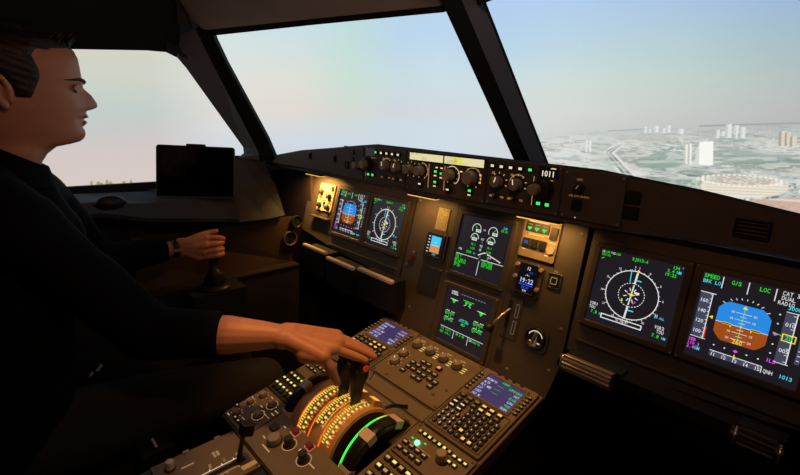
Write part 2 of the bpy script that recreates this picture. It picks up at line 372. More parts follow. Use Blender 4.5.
def screen_mesh(name, az0, az1, z0, z1, na, nz, fn, rad, sampling):
    az = np.radians(np.linspace(az0, az1, na)); zz = np.linspace(z0, z1, nz)
    A, Z = np.meshgrid(az, zz); P = np.stack([SCX + rad * np.sin(A).ravel(), SCY + rad * np.cos(A).ravel(), Z.ravel()], 1)
    u, v = to_proj(P); C = np.clip(fn(u, v), 0, 255) / 255.
    C = np.where(C <= .04045, C / 12.92, ((C + .055) / 1.055) ** 2.4)
    i = np.arange((na - 1) * (nz - 1)); r, q = i // (na - 1), i % (na - 1); k = r * na + q
    F = np.stack([k, k + na, k + na + 1, k + 1], 1)
    me = bpy.data.meshes.new(name); me.vertices.add(len(P)); me.vertices.foreach_set('co', P.ravel())
    me.loops.add(F.size); me.loops.foreach_set('vertex_index', F.ravel().astype(np.int32))
    me.polygons.add(len(F)); me.polygons.foreach_set('loop_start', np.arange(0, F.size, 4, dtype=np.int32)); me.update(calc_edges=True)
    ca = me.color_attributes.new('picture', 'FLOAT_COLOR', 'POINT'); ca.data.foreach_set('color', np.c_[C, np.ones(len(C))].ravel())
    m = bpy.data.materials.new('projected_picture'); m.use_nodes = True; nt = m.node_tree; nt.nodes.remove(nt.nodes['Principled BSDF'])
    at = nt.nodes.new('ShaderNodeAttribute'); at.attribute_name = 'picture'; e = nt.nodes.new('ShaderNodeEmission')
    nt.links.new(at.outputs['Color'], e.inputs[0]); nt.links.new(e.outputs[0], nt.nodes['Material Output'].inputs[0])
    m.cycles.emission_sampling = sampling; me.materials.append(m)
    o = bpy.data.objects.new(name, me); COL.objects.link(o); return o
scr = screen_mesh('projection_screen', -150, 75, -1.6, 2.6, 150, 64, sky_col, SCR, 'FRONT_BACK')
tag(scr, 'curved projection screen outside the windows showing pale hazy sky over land', 'projection screen')
cv = screen_mesh('city_picture', -36, 15, -.62, .42, 860, 360, city_col, SCR - .012, 'NONE')
cv.parent = scr; cv['label'] = 'hazy aerial view of a city with towers, motorway and an oval stadium'
tv = screen_mesh('treeline_picture', -97, -62, -.42, .04, 460, 150, trees_col, SCR - .012, 'NONE')
tv.parent = scr; tv['label'] = 'thin pale treeline along the horizon'

# ================================================================== cabin shell
GLASS = bpy.data.materials.new('window_glass'); GLASS.use_nodes = True
_n = GLASS.node_tree; _n.nodes.remove(_n.nodes['Principled BSDF']); _t = _n.nodes.new('ShaderNodeBsdfTransparent'); _g = _n.nodes.new('ShaderNodeBsdfGlossy')
_g.inputs['Roughness'].default_value = .03; _x = _n.nodes.new('ShaderNodeMixShader'); _x.inputs[0].default_value = .02
_n.links.new(_t.outputs[0], _x.inputs[1]); _n.links.new(_g.outputs[0], _x.inputs[2]); _n.links.new(_x.outputs[0], _n.nodes['Material Output'].inputs[0])
def strip(loops, mt, closed=False, s=-1):
    b = MB(); n = len(loops[0]); vs = [(s * abs(x) if abs(x) > 1e-9 else x, y, z) for L in loops for x, y, z in L]; fs = []
    for q in range(len(loops) - 1):
        for k in range(n if closed else n - 1):
            j = (k + 1) % n; f = (q * n + k, q * n + j, (q + 1) * n + j, (q + 1) * n + k); fs.append(f if s < 0 else f[::-1])
    return b.add(vs, fs, mt)
b = MB(); b.box(-1.3, 1.3, -2.0, .5, -.86, -.82, CARPET); struct('floor', b)
b = MB(); b.box(-1.3, 1.3, -2.04, -2.0, -.86, .95, SHELLD); struct('wall_back', b)
b = MB(); b.box(-1.3, 1.3, .46, .5, -.82, .10, SHELLD); struct('wall_front', b)
win = [(.99, -.733, .07), (.97, -.556, .067), (.94, -.385, .115), (.91, -.258, .178), (.905, -.237, .196), (.9, -.242, .218), (.82, -.452, .466), (.812, -.478, .492), (.81, -.510, .504), (.82, -.56, .503), (.86, -.726, .488), (.88, -.84, .475), (.90, -1.02, .455), (.92, -1.06, .42), (1.0, -1.06, .10), (1.0, -1.0, .07)]
for s, nm in ((-1, 'left'), (1, 'right')):
    # sill ledge under the side window, rolled inwards
    top = [(1.0, -2.0, .07), (1.0, -1.06, .07), (1.0, -1.0, .072), (.99, -.733, .072), (.97, -.556, .069), (.94, -.385, .117), (.91, -.258, .178), (.89, -.215, .178), (.865, -.185, .172)]
    low = [(.9, -2.0, .01), (.9, -1.06, .01), (.9, -.95, .01), (.9, -.703, .011), (.88, -.572, -.017), (.86, -.423, -.032), (.85, -.285, -.048), (.85, -.19, -.05), (.85, -.103, -.043)]
    mid = [((a[0] * .45 + c[0] * .55) - .012, (a[1] + c[1]) / 2, (a[2] * .5 + c[2] * .5) + .012) for a, c in zip(top, low)]
    und = [(x + .09, y + .0, z - .02) for x, y, z in low]; fl = [(1.02, y, -.27) for x, y, z in low]
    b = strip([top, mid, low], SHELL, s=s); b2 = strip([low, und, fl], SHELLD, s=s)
    n0 = len(b.v); k = b.m(SHELLD)
    for v_ in b2.v: b.v.append(v_)
    for f in b2.f: b.f.append(tuple(i + n0 for i in f)); b.mi.append(k); b.sm.append(False)
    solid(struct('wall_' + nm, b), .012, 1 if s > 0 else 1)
    # side window frame: roof rail and rear
    rail0 = [(.812, -.478, .492), (.81, -.510, .504), (.82, -.56, .503), (.86, -.726, .488), (.88, -.84, .475), (.90, -1.02, .455), (.95, -2.0, .42)]
    rail1 = [(.75, -.485, .578), (.75, -.52, .585), (.75, -.58, .59), (.76, -.74, .59), (.77, -.86, .59), (.78, -1.02, .59), (.8, -2.0, .58)]
    rail2 = [(.70, -.50, .66), (.70, -.53, .67), (.70, -.60, .69), (.68, -.75, .72), (.68, -.87, .74), (.68, -1.02, .76), (.68, -2.0, .78)]
    solid(struct('trim_1' if s < 0 else 'trim_2', strip([rail0, rail1, rail2], SHELLD, s=s)), .02, 1)
    # front corner pillar: lining face and the dark window seal
    p0 = [(.91, -.258, .178), (.905, -.237, .196), (.9, -.242, .218), (.82, -.452, .466), (.812, -.478, .492), (.77, -.480, .55)]
    p1 = [(.86, -.20, .172), (.85, -.205, .195), (.845, -.215, .215), (.765, -.365, .43), (.745, -.405, .49), (.72, -.455, .569)]
    p2 = [(.80, -.16, .165), (.795, -.18, .206), (.79, -.20, .25), (.72, -.365, .48), (.70, -.404, .536), (.685, -.42, .558)]
    b = strip([p0, p1], mat('grey_lining_lit', (.20, .22, .27, 1), .7, noise=.1, scale=25), s=s); b2 = strip([p1, p2], MATTE, s=s); n0 = len(b.v); k = b.m(MATTE)  # same grey lining, lightened on the pillar to stand for window light
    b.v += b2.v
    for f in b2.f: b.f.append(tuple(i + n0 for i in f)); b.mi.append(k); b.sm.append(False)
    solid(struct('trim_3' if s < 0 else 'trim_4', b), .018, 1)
    # rear post of the side window and wall aft of it
    q0 = [(1.0, -1.06, .09), (.92, -1.06, .42), (.90, -1.02, .455)]; q1 = [(1.0, -2.0, .09), (.95, -2.0, .40), (.95, -2.0, .42)]
    solid(struct('trim_5' if s < 0 else 'trim_6', strip([q0, q1], SHELLD, s=s)), .02, 1)
    # lining above the windscreen
    a0 = [(.0, -.125, .583), (.05, -.148, .572), (.35, -.28, .562), (.69, -.42, .550)]
    a05 = [(.0, -.134, .594), (.05, -.157, .584), (.35, -.290, .574), (.71, -.435, .565)]
    a1 = [(.0, -.30, .665), (.05, -.31, .663), (.35, -.40, .655), (.72, -.47, .60)]
    a2 = [(.0, -.46, .72), (.05, -.46, .72), (.35, -.50, .71), (.70, -.53, .67)]
    b = strip([a05, a1, a2], mat('roof_lining', (.55, .53, .54, 1), .75, noise=.12, scale=18, bump=.1), s=s); b2 = strip([a0, a05], MATTE, s=s); n0 = len(b.v); k = b.m(MATTE); b.v += b2.v
    for f in b2.f: b.f.append(tuple(i + n0 for i in f)); b.mi.append(k); b.sm.append(False)
    solid(struct('trim_7' if s < 0 else 'trim_8', b), .012, 1)
    # panes
    g = MB(); g.add([(s * x, y, z) for x, y, z in win], [tuple(range(len(win)))], GLASS); struct('window_1' if s < 0 else 'window_4', g)
    g = MB(); g.add([(s * x, y, z) for x, y, z in ((.04, .21, .20), (.82, -.15, .14), (.69, -.41, .565), (.04, -.135, .585))], [(0, 1, 2, 3)], GLASS); struct('window_2' if s < 0 else 'window_3', g)
for s in (-1, 1):
    c0 = [(.715, -.44, .576), (.72, -.47, .60), (.70, -.53, .67)]; c1 = [(.72, -.455, .569), (.75, -.485, .578), (.70, -.50, .66)]
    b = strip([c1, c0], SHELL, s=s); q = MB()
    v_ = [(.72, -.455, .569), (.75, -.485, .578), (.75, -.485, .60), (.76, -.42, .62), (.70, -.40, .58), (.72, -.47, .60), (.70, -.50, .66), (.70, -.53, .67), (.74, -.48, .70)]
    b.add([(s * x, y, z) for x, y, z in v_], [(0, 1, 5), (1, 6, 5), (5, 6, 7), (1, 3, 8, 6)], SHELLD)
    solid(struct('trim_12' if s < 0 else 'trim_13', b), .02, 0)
    b = MB(); b.add([(s * .80, -.51, .509), (s * .80, -.456, .490), (s * .80, -.401, .539), (s * .80, -.436, .66), (s * .80, -.545, .66)], [(0, 1, 2, 3, 4)], SHELLD); solid(struct('trim_18' if s < 0 else 'trim_19', b), .01, 1 if s < 0 else -1)
    # bulkhead between the side console and the instrument panel, outer skin, nose cowl
    b = MB(); b.box(*sorted((s * .835, s * 1.1)), .005, .03, -.82, .164, mat('side_panel', (.06, .036, .028, 1), .6, noise=.12)); b.box(*sorted((s * 1.10, s * 1.12)), -2.0, .46, -.82, .08, SHELLD); b.box(*sorted((s * 1.10, s * 1.12)), -.20, .46, .08, .168, SHELLD)
    struct('trim_14' if s < 0 else 'trim_15', b)
    b = strip([[(.0, .225, .19), (.4, .04, .16), (.82, -.155, .145), (1.0, -.2, .175)], [(.0, .46, .09), (.5, .46, .09), (1.11, .46, .09), (1.11, -.1, .09)]], MATTE, s=s)
    solid(struct('trim_16' if s < 0 else 'trim_17', b), .01, 0)
b = MB()
for s in (-1, 1): b.box(*sorted((s * .66, s * .76)), -2.0, -.46, .665, .82, SHELLD)
b.box(-.70, .70, -.49, -.455, .715, .82, SHELLD); struct('trim_20', b)
# centre post between the windscreens: dark inner face, bevelled flanks
b = MB(); B0, B1 = Vector((0, .245, .20)), Vector((0, -.19, .64)); dr = (B1 - B0).normalized(); nn = Vector((0, dr.z, -dr.y)); nn = -nn if nn.y > 0 else nn
sec = [(-.053, 0, MATTE), (-.047, .012, DARK), (-.030, .030, SHELLD), (.022, .030, mat('post_flank_lit', (.22, .26, .33, 1), .6)), (.050, .006, MATTE), (.053, 0, MATTE)]  # right flank paler and bluer: screen light put into its colour
vs = [tuple(B + Vector((x, 0, 0)) + nn * h) for B in (B0, B1) for x, h, _ in sec]; n = len(sec)
for k in range(n): b.add(vs, [(k, (k + 1) % n, n + (k + 1) % n, n + k)], sec[k][2] if k != 4 else MATTE)
struct('trim_9', b)
# roof behind the lining, and the overhead switch panel
b = MB(); b.box(-.72, .72, -2.0, -.46, .80, .84, SHELLD); struct('ceiling', b)
t = thing('overhead_panel', 'dark overhead switch panel in the cabin roof above the pedestal', 'overhead panel', TR((0, -.85, .74)))
b = MB(); b.box(-.3, .3, -.36, .38, 0, .06, BEZ, b=.008); b.build('body', t)
for i in range(6):
    for j in range(5):
        b = MB(); b.box(-.012, .012, -.012, .012, -.012, 0, DARK); o = b.build('switch', t); o.location = (-.25 + i * .1, -.28 + j * .13, 0)
b = MB(); b.cyl(0, 0, .03, -.018, 0, SILV); o = b.build('lamp_housing', t); o.location = (.02, .35, -.001)
d = thing('dome_lamp', 'small dome lamp in the cabin roof above the right seat', 'lamp', TR((.46, -.80, .775))); q = MB(); q.box(-.09, .09, -.06, .06, 0, .024, BEZ, b=.004); q.build('housing', d); q = MB(); q.box(-.07, .07, -.04, .04, -.003, 0, em((255, 200, 140), 1)); q.build('lens', d)
# grab handle in the roof corner
b = MB(); b.tube([(-.76, -.47, .655), (-.70, -.46, .632), (-.60, -.42, .628), (-.54, -.395, .648)], .012, DARK)
tag(b.build('grab_handle'), 'black grab handle on the roof lining at the upper left corner', 'handle')

# ================================================================== glareshield
t = thing('glareshield', 'long dark brown glareshield running across the top of the instrument panel', 'glareshield')
st = [(-.93, .160, .172), (-.86, .166, .186), (-.78, .168, .199), (-.626, .170, .225), (-.45, .168, .2445), (-.31, .166, .261), (-.24, .163, .268), (-.10, .158, .2665), (.139, .157, .2635), (.349, .161, .260), (.497, .170, .2455), (.611, .171, .229), (.86, .168, .19)]
N6 = 7; vs = []
for x, zb, zt in st:
    yf = .2 - .38 * abs(x) / .8; y2 = max(yf, -.13)
    vs += [(x, YG, zb), (x, YG, zt - .004), (x, YG + .006, zt), (x, max(y2, YG + .03), zt - .035), (x, max(y2, YG + .03), zt - .06), (x, YG + .04, zb - .004), (x, YG + .012, zb - .006)]
b = MB(); b.add(vs, [], GLARE)
for i in range(len(st) - 1):
    for k in range(N6):
        j = (k + 1) % N6; b.add([], [], GLARE); b.f.append((i * N6 + k, (i + 1) * N6 + k, (i + 1) * N6 + j, i * N6 + j)); b.mi.append(b.m(FACE if k in (0, 6) else GLARE)); b.sm.append(False)
b.f += [tuple(range(N6)), tuple(range((len(st) - 1) * N6 + N6 - 1, (len(st) - 1) * N6 - 1, -1))]; b.mi += [0, 0]; b.sm += [False] * 2
b.build('body', t)
b = MB()   # underside shroud reaching the panel
vs = [];
for x in (-.86, -.3, .3, .86): vs += [(x, YG + .03, .160), (x, .036, .150), (x, .036, .140), (x, YG + .03, .150)]
b.add(vs, [(i * 4 + k, (i + 1) * 4 + k, (i + 1) * 4 + (k + 1) % 4, i * 4 + (k + 1) % 4) for i in range(3) for k in range(4)], FACE); b.build('underside', t)
for x, w, in ((-.75, .11), (-.19, .115), (.172, .11)):
    l = thing('flood_lamp', {-.75: 'amber flood lamp under the left end of the glareshield', -.19: 'amber flood lamp under the glareshield above the small standby screen', .172: 'amber flood lamp under the glareshield right of the engine display'}[x], 'lamp', TR((x, -.030, .1195)), 'flood lamps under the glareshield')
    b = MB(); b.box(-w / 2, w / 2, -.011, .011, .003, .009, DARK); b.box(-.02, .02, -.006, .006, .009, .024, DARK); b.build('housing', l)
    b = MB(); b.box(-w / 2 + .004, w / 2 - .004, -.0105, .009, .0, .003, em((255, 190, 90), 1.0)); b.build('tube', l)

def knob(parent, x, y, r, h, mt=KNOB, ptr=LEGW, base=True, name='knob', z=0, ang=90, label=None, n=18):
    b = MB()
    if base: b.cyl(0, 0, r * 1.25, 0, h * .18, KNOBD, n)
    b.lathe([(0, 0), (r * 1.02, 0), (r, h * .25), (r * .93, h * .94), (r * .82, h), (0, h)], mt, None, n, False)
    if ptr:
        a = math.radians(ang); b.line(0, 0, r * .85 * math.cos(a), r * .85 * math.sin(a), r * .16, h + .0004, ptr)
    o = b.build(name, parent, label); o.location = (x, y, z); return o
def ticks(b, x, y, r, z, mt, n=8, a0=-40, a1=220, l=.004, w=.0016):
    for i in range(n):
        a = math.radians(a0 + (a1 - a0) * i / (n - 1)); c, q = math.cos(a), math.sin(a); b.line(x + r * c, y + r * q, x + (r + l) * c, y + (r + l) * q, w, z, mt)
def button(parent, x, y, w, h, col=None, d=.006, txt=None, z=0, name='button', label=None, base=DARK, lh=.35, dy=0):
    b = MB(); b.rbox(0, 0, w, h, 0, d, base, w * .12, w * .06)
    if col:
        if txt: b.text(txt, 0, -h * .18 + dy, h * .42, d + .0003, col, 'c', w=.9)
        else: b.rect(0, dy, w * .62, h * lh, d + .0003, col)
    o = b.build(name, parent, label); o.location = (x, y, z); return o
def toggle(parent, x, y, z=0, l=.016, up=.5, mt=SILV, name='toggle_switch'):
    b = MB(); b.cyl(0, 0, .0055, 0, .004, KNOBD, 10); b.tube([(0, 0, .003), (0, up * l * .5, l * .5), (0, up * l, l)], [.0018, .0022, .003], mt, 8)
    o = b.build(name, parent); o.location = (x, y, z); return o

# ---- EFIS control panels and flight control unit on the glareshield face (frame GF: x, up, out)
def unit_plate(t, w, h, mt=FACE, d=.004, name='face_plate'):
    b = MB(); b.rbox(0, 0, w, h, 0, d, mt, .002, .001)
    for sx in (-1, 1):
        for sy in (-1, 1): b.cyl(sx * (w / 2 - .005), sy * (h / 2 - .005), .0022, d, d + .0008, KNOB, 8, .0003)
    return b.build(name, t)
def efis(x, label, side):
    t = thing('efis_control_panel', label, 'control panel', GF @ TR((x, .2135, 0)), 'EFIS control panels beside the flight control unit'); unit_plate(t, .163, .094)
    z = .0042; m = side
    legs = MB(); W_ = .163
    for i in range(5):
        c = LG if i == (4 if side > 0 else 0) else LEGW
        button(t, -side * .073 * 0 + (-.068 + i * .0215 if side > 0 else -.030 + i * .0215), .0335, .012, .010, c, .004, z=z, lh=.5)
    kx = (-.052, -.008) if side > 0 else (.055, .012)
    for q, x0 in enumerate(kx):
        knob(t, x0, .002, .0125, .018, KNOB, LEGW, z=z, ang=70 + 30 * q)
        ticks(legs, x0, .002, .0165, z + .0003, LEG, 7, -20, 200, .004, .002)
        legs.text(('ROSE', 'NAV')[q] if 0 else ('LS', '10')[q], x0 - .018, .017, .005, z + .0003, LEG)
    legs.arc(kx[1], .002, .019, .0012, 60, 170, z + .0003, LEG)
    for q, x0 in enumerate(kx):
        toggle(t, x0 - .004, -.028, z, .010, .3, LEGW if 0 else KNOB); legs.text('ADF', x0 - .021, -.031, .0045, z + .0003, LEG); legs.text('VOR', x0 + .006, -.031, .0045, z + .0003, em((225, 120, 90), .8) if q else LEG)
    bx = .05 * side
    knob(t, bx - (.004 if side > 0 else .018), -.001, .019, .012, KNOBD, None, z=z, name='baro_ring'); knob(t, bx - (.012 if side > 0 else .014), -.001, .0115, .022, KNOB, None, z=z + .004, base=False, name='baro_knob')
    for dx in (-.008, .010): button(t, bx + dx, -.028, .013, .011, LG, .004, z=z, lh=.55, name='baro_button')
    legs.line(bx - .024, -.034, bx - .024, .022, .0012, z + .0003, LEG)
    for dx in (-.01, .002, .012): legs.rect(bx + dx, .0175, .007, .0018, z + .0003, em((190, 120, 60), .8))
    legs.build('legends', t)
    b = MB(); b.rbox(0, 0, .040, .021, 0, .0012, SCRK, .001, .0004); w = b.build('pressure_window', t, 'small black window with lit digits' if side > 0 else None); w.location = (.054 * side, .0325, z)
    if side < 0: return
    b = MB(); b.text('1011' if side > 0 else '1013', 0, -.008, .011, .0016, em((255, 245, 200), 1), 'c'); b.rect(.010, .0075, .010, .002, .0016, LEGY); b.build('digits', w)
efis(.2035, 'brown control panel with lit 1011 window right of the flight control unit', 1)
efis(-.2035, 'dark control panel with two mode knobs left of the flight control unit', -1)
t = thing('flight_control_unit', 'central autopilot control unit with a long pale lit window on the glareshield', 'control panel', GF @ TR((0, .2135, 0))); unit_plate(t, .238, .098)
z = .0042
b = MB(); b.rbox(0, 0, .228, .021, 0, .0015, DARK, .002, .0005); w = b.build('display_window', t, 'long cream backlit window'); w.location = (.003, .0345, z)
b = MB(); LCD, LCDT = em((228, 218, 168), 1), em((180, 172, 110), 1)
for x0, x1 in ((-.110, -.003), (.001, .110)): b.rect((x0 + x1) / 2, 0, x1 - x0, .0165, .0018, LCD)
b.text('SPD  HDG LAT', -.106, .0035, .0045, .0021, LCDT, w=1.1); b.text('---   324', -.102, -.0065, .0075, .0021, LCDT, w=1.1)
b.text('ALT LVL/CH V/S', .006, .0035, .0045, .0021, LCDT, w=1.0); b.text('03000 ----', .008, -.0065, .0075, .0021, LCDT, w=1.2)
b.rect(.038, 0, .030, .014, .0020, em((240, 238, 90), .9)); b.text('30', .028, -.005, .009, .0022, LCDT); b.build('lcd', w)
legs = MB()
for x0, r, n_ in ((-.102, .0125, 'speed_knob'), (-.065, .0125, 'heading_knob'), (.026, .0135, 'altitude_knob'), (.085, .0155, 'vertical_speed_knob')):
    knob(t, x0, .002, r, .022, KNOB, None, z=z, name=n_, n=20)
    ticks(legs, x0, .002, r + .004, z + .0003, LEG, 9, -60, 240, .004, .0018)
legs.arc(.028, .001, .0205, .0014, -60, 120, z + .0003, LEGW); legs.arc(.085, .002, .0215, .0012, -30, 210, z + .0003, LEG); legs.arc(-.065, .002, .0185, .0012, -50, 90, z + .0003, LEG)
for x0 in (-.043, .006): legs.line(x0, -.036, x0, .02, .0016, z + .0003, LEG)
for x0, y0, c in ((-.019, .003, LG), (-.019, -.0215, LG), (.0 - .001, .000, LG), (.082, -.028, LG), (-.068, -.032, None), (.020, -.034, None)):
    button(t, x0, y0, .013, .015, c or LEGW, .004, z=z, lh=.35 if c else .25, dy=.002, name='mode_button')
for x0, y0 in ((-.019, -.0045), (-.001, -.0075), (-.019, -.029), (.082, -.0355)): legs.rect(x0, y0, .008, .003, z + .0045, LEGY)
for x0, y0 in ((-.019, .014), (-.004, .014), (.053, .012), (.066, .0), (.104, .002), (.104, .01), (.104, -.006), (-.115, .01)): legs.rect(x0, y0, .007, .003, z + .0003, LEGY)
legs.build('legends', t)

# ---- left glareshield end: warning lights and small switches
t = thing('warning_light_panel', 'dark left warning panel beside the captain EFIS control panel', 'control panel', GF @ TR((-.335, .211, 0)), 'warning light panels on the glareshield')
unit_plate(t, .09, .088)
knob(t, .022, -.006, .011, .016, KNOB, None, z=.0042, name='loudspeaker_knob')
for i, (x0, y0) in enumerate(((-.004, .028), (-.004, .008))): button(t, x0, y0, .016, .014, None, .003, z=.0042, name='warning_light')
for x0 in (-.024, -.034): button(t, x0, -.01, .006, .022, None, .004, z=.0042)
t = thing('warning_light_panel', 'dark right warning panel with round selector right of the EFIS panel', 'control panel', GF @ TR((.342, .211, 0)), 'warning light panels on the glareshield')
unit_plate(t, .108, .088)
knob(t, -.024, .013, .009, .012, KNOBD, em((150, 120, 95), .6), z=.0042, name='autoland_knob', ang=60)
b = MB(); b.text('AUTO', -.024, .0265, .0042, .0045, em((170, 110, 80), .8), 'c'); b.text('SIDE STICK PRIORITY', -.022, -.003, .0034, .0045, em((170, 110, 80), .8), 'c', w=.9); b.rect(-.024, -.040, .002, .002, .0045, em((220, 210, 200), .9)); b.build('legends', t)
button(t, -.024, -.017, .017, .020, None, .004, z=.0042, name='priority_light')
t = thing('master_warning_light', 'pair of unlit square warning buttons on the right half of the glareshield', 'warning light', GF @ TR((.407, .208, 0)))
for y0 in (.013, -.013): button(t, 0, y0, .026, .021, None, .004, name='button')
t = thing('air_outlet', 'square black air outlet at the far right of the glareshield face', 'vent', GF @ TR((.566, .199, 0)))
b = MB(); b.frame(0, 0, .042, .028, .036, .022, 0, .003, DARK, .002, .001); b.build('rim', t)
b = MB()
for i in range(4): b.box(-.018, .018, -.010 + i * .0055, -.0085 + i * .0055, .0005, .0022, DARK)
b.build('louvre', t)
for x0, y0, lb in ((.4375, .1795, 'small bright screw head below the pair of warning buttons'), (.445, .222, 'tiny pale stud right of the pair of warning buttons')):
    b = MB(); b.cyl(0, 0, .0028 if y0 < .2 else .0018, 0, .0015, SILV, 10); o = b.build('screw'); o.matrix_world = GF @ TR((x0, y0, 0)); tag(o, lb, 'screw')
for x0, y0, lb in ((-.565, .212, 'small dark switch nearest the left end of the glareshield'), (-.43, .213, 'small dark switch left of the left warning panel')):
    b = MB(); b.rbox(0, 0, .016, .024, 0, .003, DARK, .002, .001); b.box(-.003, .003, -.007, .007, .003, .007, KNOBD); o = b.build('rocker_switch'); o.matrix_world = GF @ TR((x0, y0, 0)); tag(o, lb, 'switch')

# ================================================================== main instrument panel (frame PF)
t = thing('main_instrument_panel', 'wide brown instrument panel carrying the cockpit displays', 'instrument panel', PF)
b = MB(); b.prism([(-.262, -.292), (-.252, -.300), (.243, -.300), (.256, -.285), (.272, -.20), (.262, .136), (-.262, .136)], -.03, 0, PANEL)
for x in (-.262, ):
    pass
b.line(.1005, -.285, .1005, .12, .0012, .0004, MATTE); b.line(-.102, -.285, -.102, .12, .0012, .0004, MATTE); b.line(-.102, -.096, .1005, -.096, .0012, .0004, MATTE)
for x, y in ((-.25, .10), (-.25, -.10), (.25, .10), (.255, -.12), (.25, -.22), (.15, -.26), (-.2, -.22), (.09, -.29), (.11, .095)): b.cyl(x, y, .0035, 0, .0012, KNOB, 8)
b.build('centre_panel', t)
for s in (-1, 1):
    b = MB(); P = [(s * .2745, -.160), (s * .2745, .136), (s * .86, .136), (s * .86, -.11), (s * .62, -.145), (s * .42, -.155)]
    if s > 0: P = P[::-1]
    b.prism(P, -.03, -.004, PANEL)
    for x, y in ((.29, -.13), (.29, .12), (.48, -.13)): b.cyl(s * x, y, .003, -.004, -.003, KNOB, 8)
    b.build('side_panel', t)
    b = MB(); b.box(*sorted((s * .29, s * .66)), -.1305, -.1265, -.004, .0035, PANEL); b.build('sill_strip', t)

Hh = .079
def display(cx, cy, label, group, draw, name='display_unit', size=.158, bez=None):
    t = thing(name, label, 'display', PF @ TR((cx, cy, 0)), group)
    k = size / .158; b = MB(); b.frame(0, 0, .186 * k, .184 * k, size, size, -.004, .007, BEZ, .006, .002, zi=.0012)
    for sx in (-1, 1):
        for sy in (-1, 1): b.cyl(sx * .0885 * k, sy * .0875 * k, .0018, .0065, .0078, KNOB, 8, .0003)
    b.build('bezel', t)
    b = MB(); b.rect(0, 0, size, size, .0016, SCRB); s = b.build('screen', t)
    g = MB(); draw(g, size / 2); g.build('symbology', s)
    return t
Z = .0022
EW, EGr, EC, EY, EM = em(C_W, 1), em(C_G, 1), em(C_C, 1), em(C_Y, 1), em(C_M, 1)
TAPE = em((72, 74, 96), .9); SKYB, GRD = em((42, 138, 226), 1), em((158, 76, 26), 1)
def ballpoly(cx, cy, r, w, y0, y1, n=40):
    pts = []
    for side in (1, -1):
        ys = [y0 + (y1 - y0) * i / n for i in range(n + 1)];
        if side < 0: ys = ys[::-1]
        for y in ys: pts.append((cx + side * min(w, math.sqrt(max(r * r - (y - cy) ** 2, 0))), y))
    return pts
def pfd(g, H, pitch=-.045, alt='20', small=False, spd=(160, 140, 120, 100)):
    S = lambda p: [(x * H, y * H) for x, y in p]; k = 1.35 if small else 1
    L = lambda x0, y0, x1, y1, w, m, z=Z: g.line(x0 * H, y0 * H, x1 * H, y1 * H, w * H * k, z, m)
    T = lambda s, x, y, h, m, a='l', z=Z, w=1.0: g.text(s, x * H, y * H, h * H, z, m, a, w=w)
    cx, cy, r, w = -.09, .0, .54, .47; hz = cy + pitch
    g.poly(S(ballpoly(cx, cy, r, w, hz, cy + .45)), Z, SKYB); g.poly(S(ballpoly(cx, cy, r, w, cy - .45, hz)), Z, GRD)
    L(cx - w, hz, cx + w, hz, .012, EW, Z + .0003)
    for i, q in ((1, .06), (2, .14), (3, .06), (4, .14), (-1, .06), (-2, .14), (-3, .06), (-4, .14)):
        y = hz + i * .075; L(cx - q, y, cx + q, y, .011, EW, Z + .0003)
        if abs(q) > .1:
            for sx in (-1, 1): T('10' if abs(i) == 2 else '20', cx + sx * (q + .06), y - .025, .05, EW, 'c', Z + .0003)
    for sx in (-1, 1):
        L(cx + sx * .18, hz, cx + sx * .34, hz, .045, EY, Z + .0005); L(cx + sx * .18, hz, cx + sx * .34, hz, .024, DARK, Z + .0007); L(cx + sx * .185, hz, cx + sx * .185, hz - .06, .02, EY, Z + .0006)
    g.rect(cx * H, hz * H, .035 * H, .035 * H, Z + .0006, EY)
    L(cx, cy - .42, cx, cy + .38, .012, em((120, 220, 80), 1), Z + .0004)
    g.poly(S([(cx - .045, cy + .36), (cx + .045, cy + .36), (cx, cy + .44)]), Z + .0006, EY)
    for a in (-45, -30, -20, -10, 10, 20, 30, 45, 0):
        q = math.radians(90 + a); L(cx + .515 * math.cos(q), cy + .555 * math.sin(q), cx + .595 * math.cos(q), cy + .595 * math.sin(q), .014, EW)
    T('260' if alt == '20' else '200', cx, cy - .44, .095, EY, 'c', Z + .0006)
    # flight mode annunciator
    for x in (-.60, -.13, .34): L(x, .70, x, .97, .018, EW)
    T('SPEED', -.97, .87, .095, EGr); T('BRK LO', -.97, .75, .09, EC); T('G/S', -.44, .84, .095, EGr); T('LOC', .06, .84, .095, EGr)
    T('CAT 3', .44, .87, .09, EW); T('DUAL', .44, .765, .09, EW); T('RADIO', .40, .66, .085, EW); T('100', .77, .66, .085, EC)
    # speed tape
    g.rect(-.84 * H, 0, .22 * H, 1.06 * H, Z - .0002, TAPE); L(-.72, -.55, -.72, .53, .018, EW); L(-.96, .53, -.66, .53, .018, EW)
    for i in range(11): L(-.76, -.5 + i * .1, -.72, -.5 + i * .1, .012, EW)
    for i, s in enumerate(spd): T(str(s), -.94, .30 - i * .245, .085, EW)
    L(-.70, -.55, -.70, -.25, .03, em((220, 60, 30), 1)); g.poly(S([(-.70, .0), (-.62, .04), (-.62, -.04)]), Z + .0003, EY)
    L(-.96, -.54, -.66, -.54, .014, EW)
    # altitude tape
    g.rect(.66 * H, 0, .18 * H, 1.06 * H, Z - .0002, TAPE); L(.76, -.55, .76, .55, .018, EW); L(.57, .54, .80, .54, .014, EW); L(.57, -.55, .80, -.55, .014, EW)
    for s, y in (('010', .24), ('005', -.32)): T(s, .60, y, .085, EW)
    T('3000', .58, .59, .085, EC)
    for i in range(8): L(.70, -.5 + i * .14, .76, -.5 + i * .14, .012, EW)
    g.frame(.71 * H, 0, .24 * H, .17 * H, .19 * H, .12 * H, Z, Z + .0004, EY, .0005, .0004); T(alt, .71, -.04, .10, EGr, 'c', Z + .0005); L(.44, .05, .60, .02, .014, EGr)
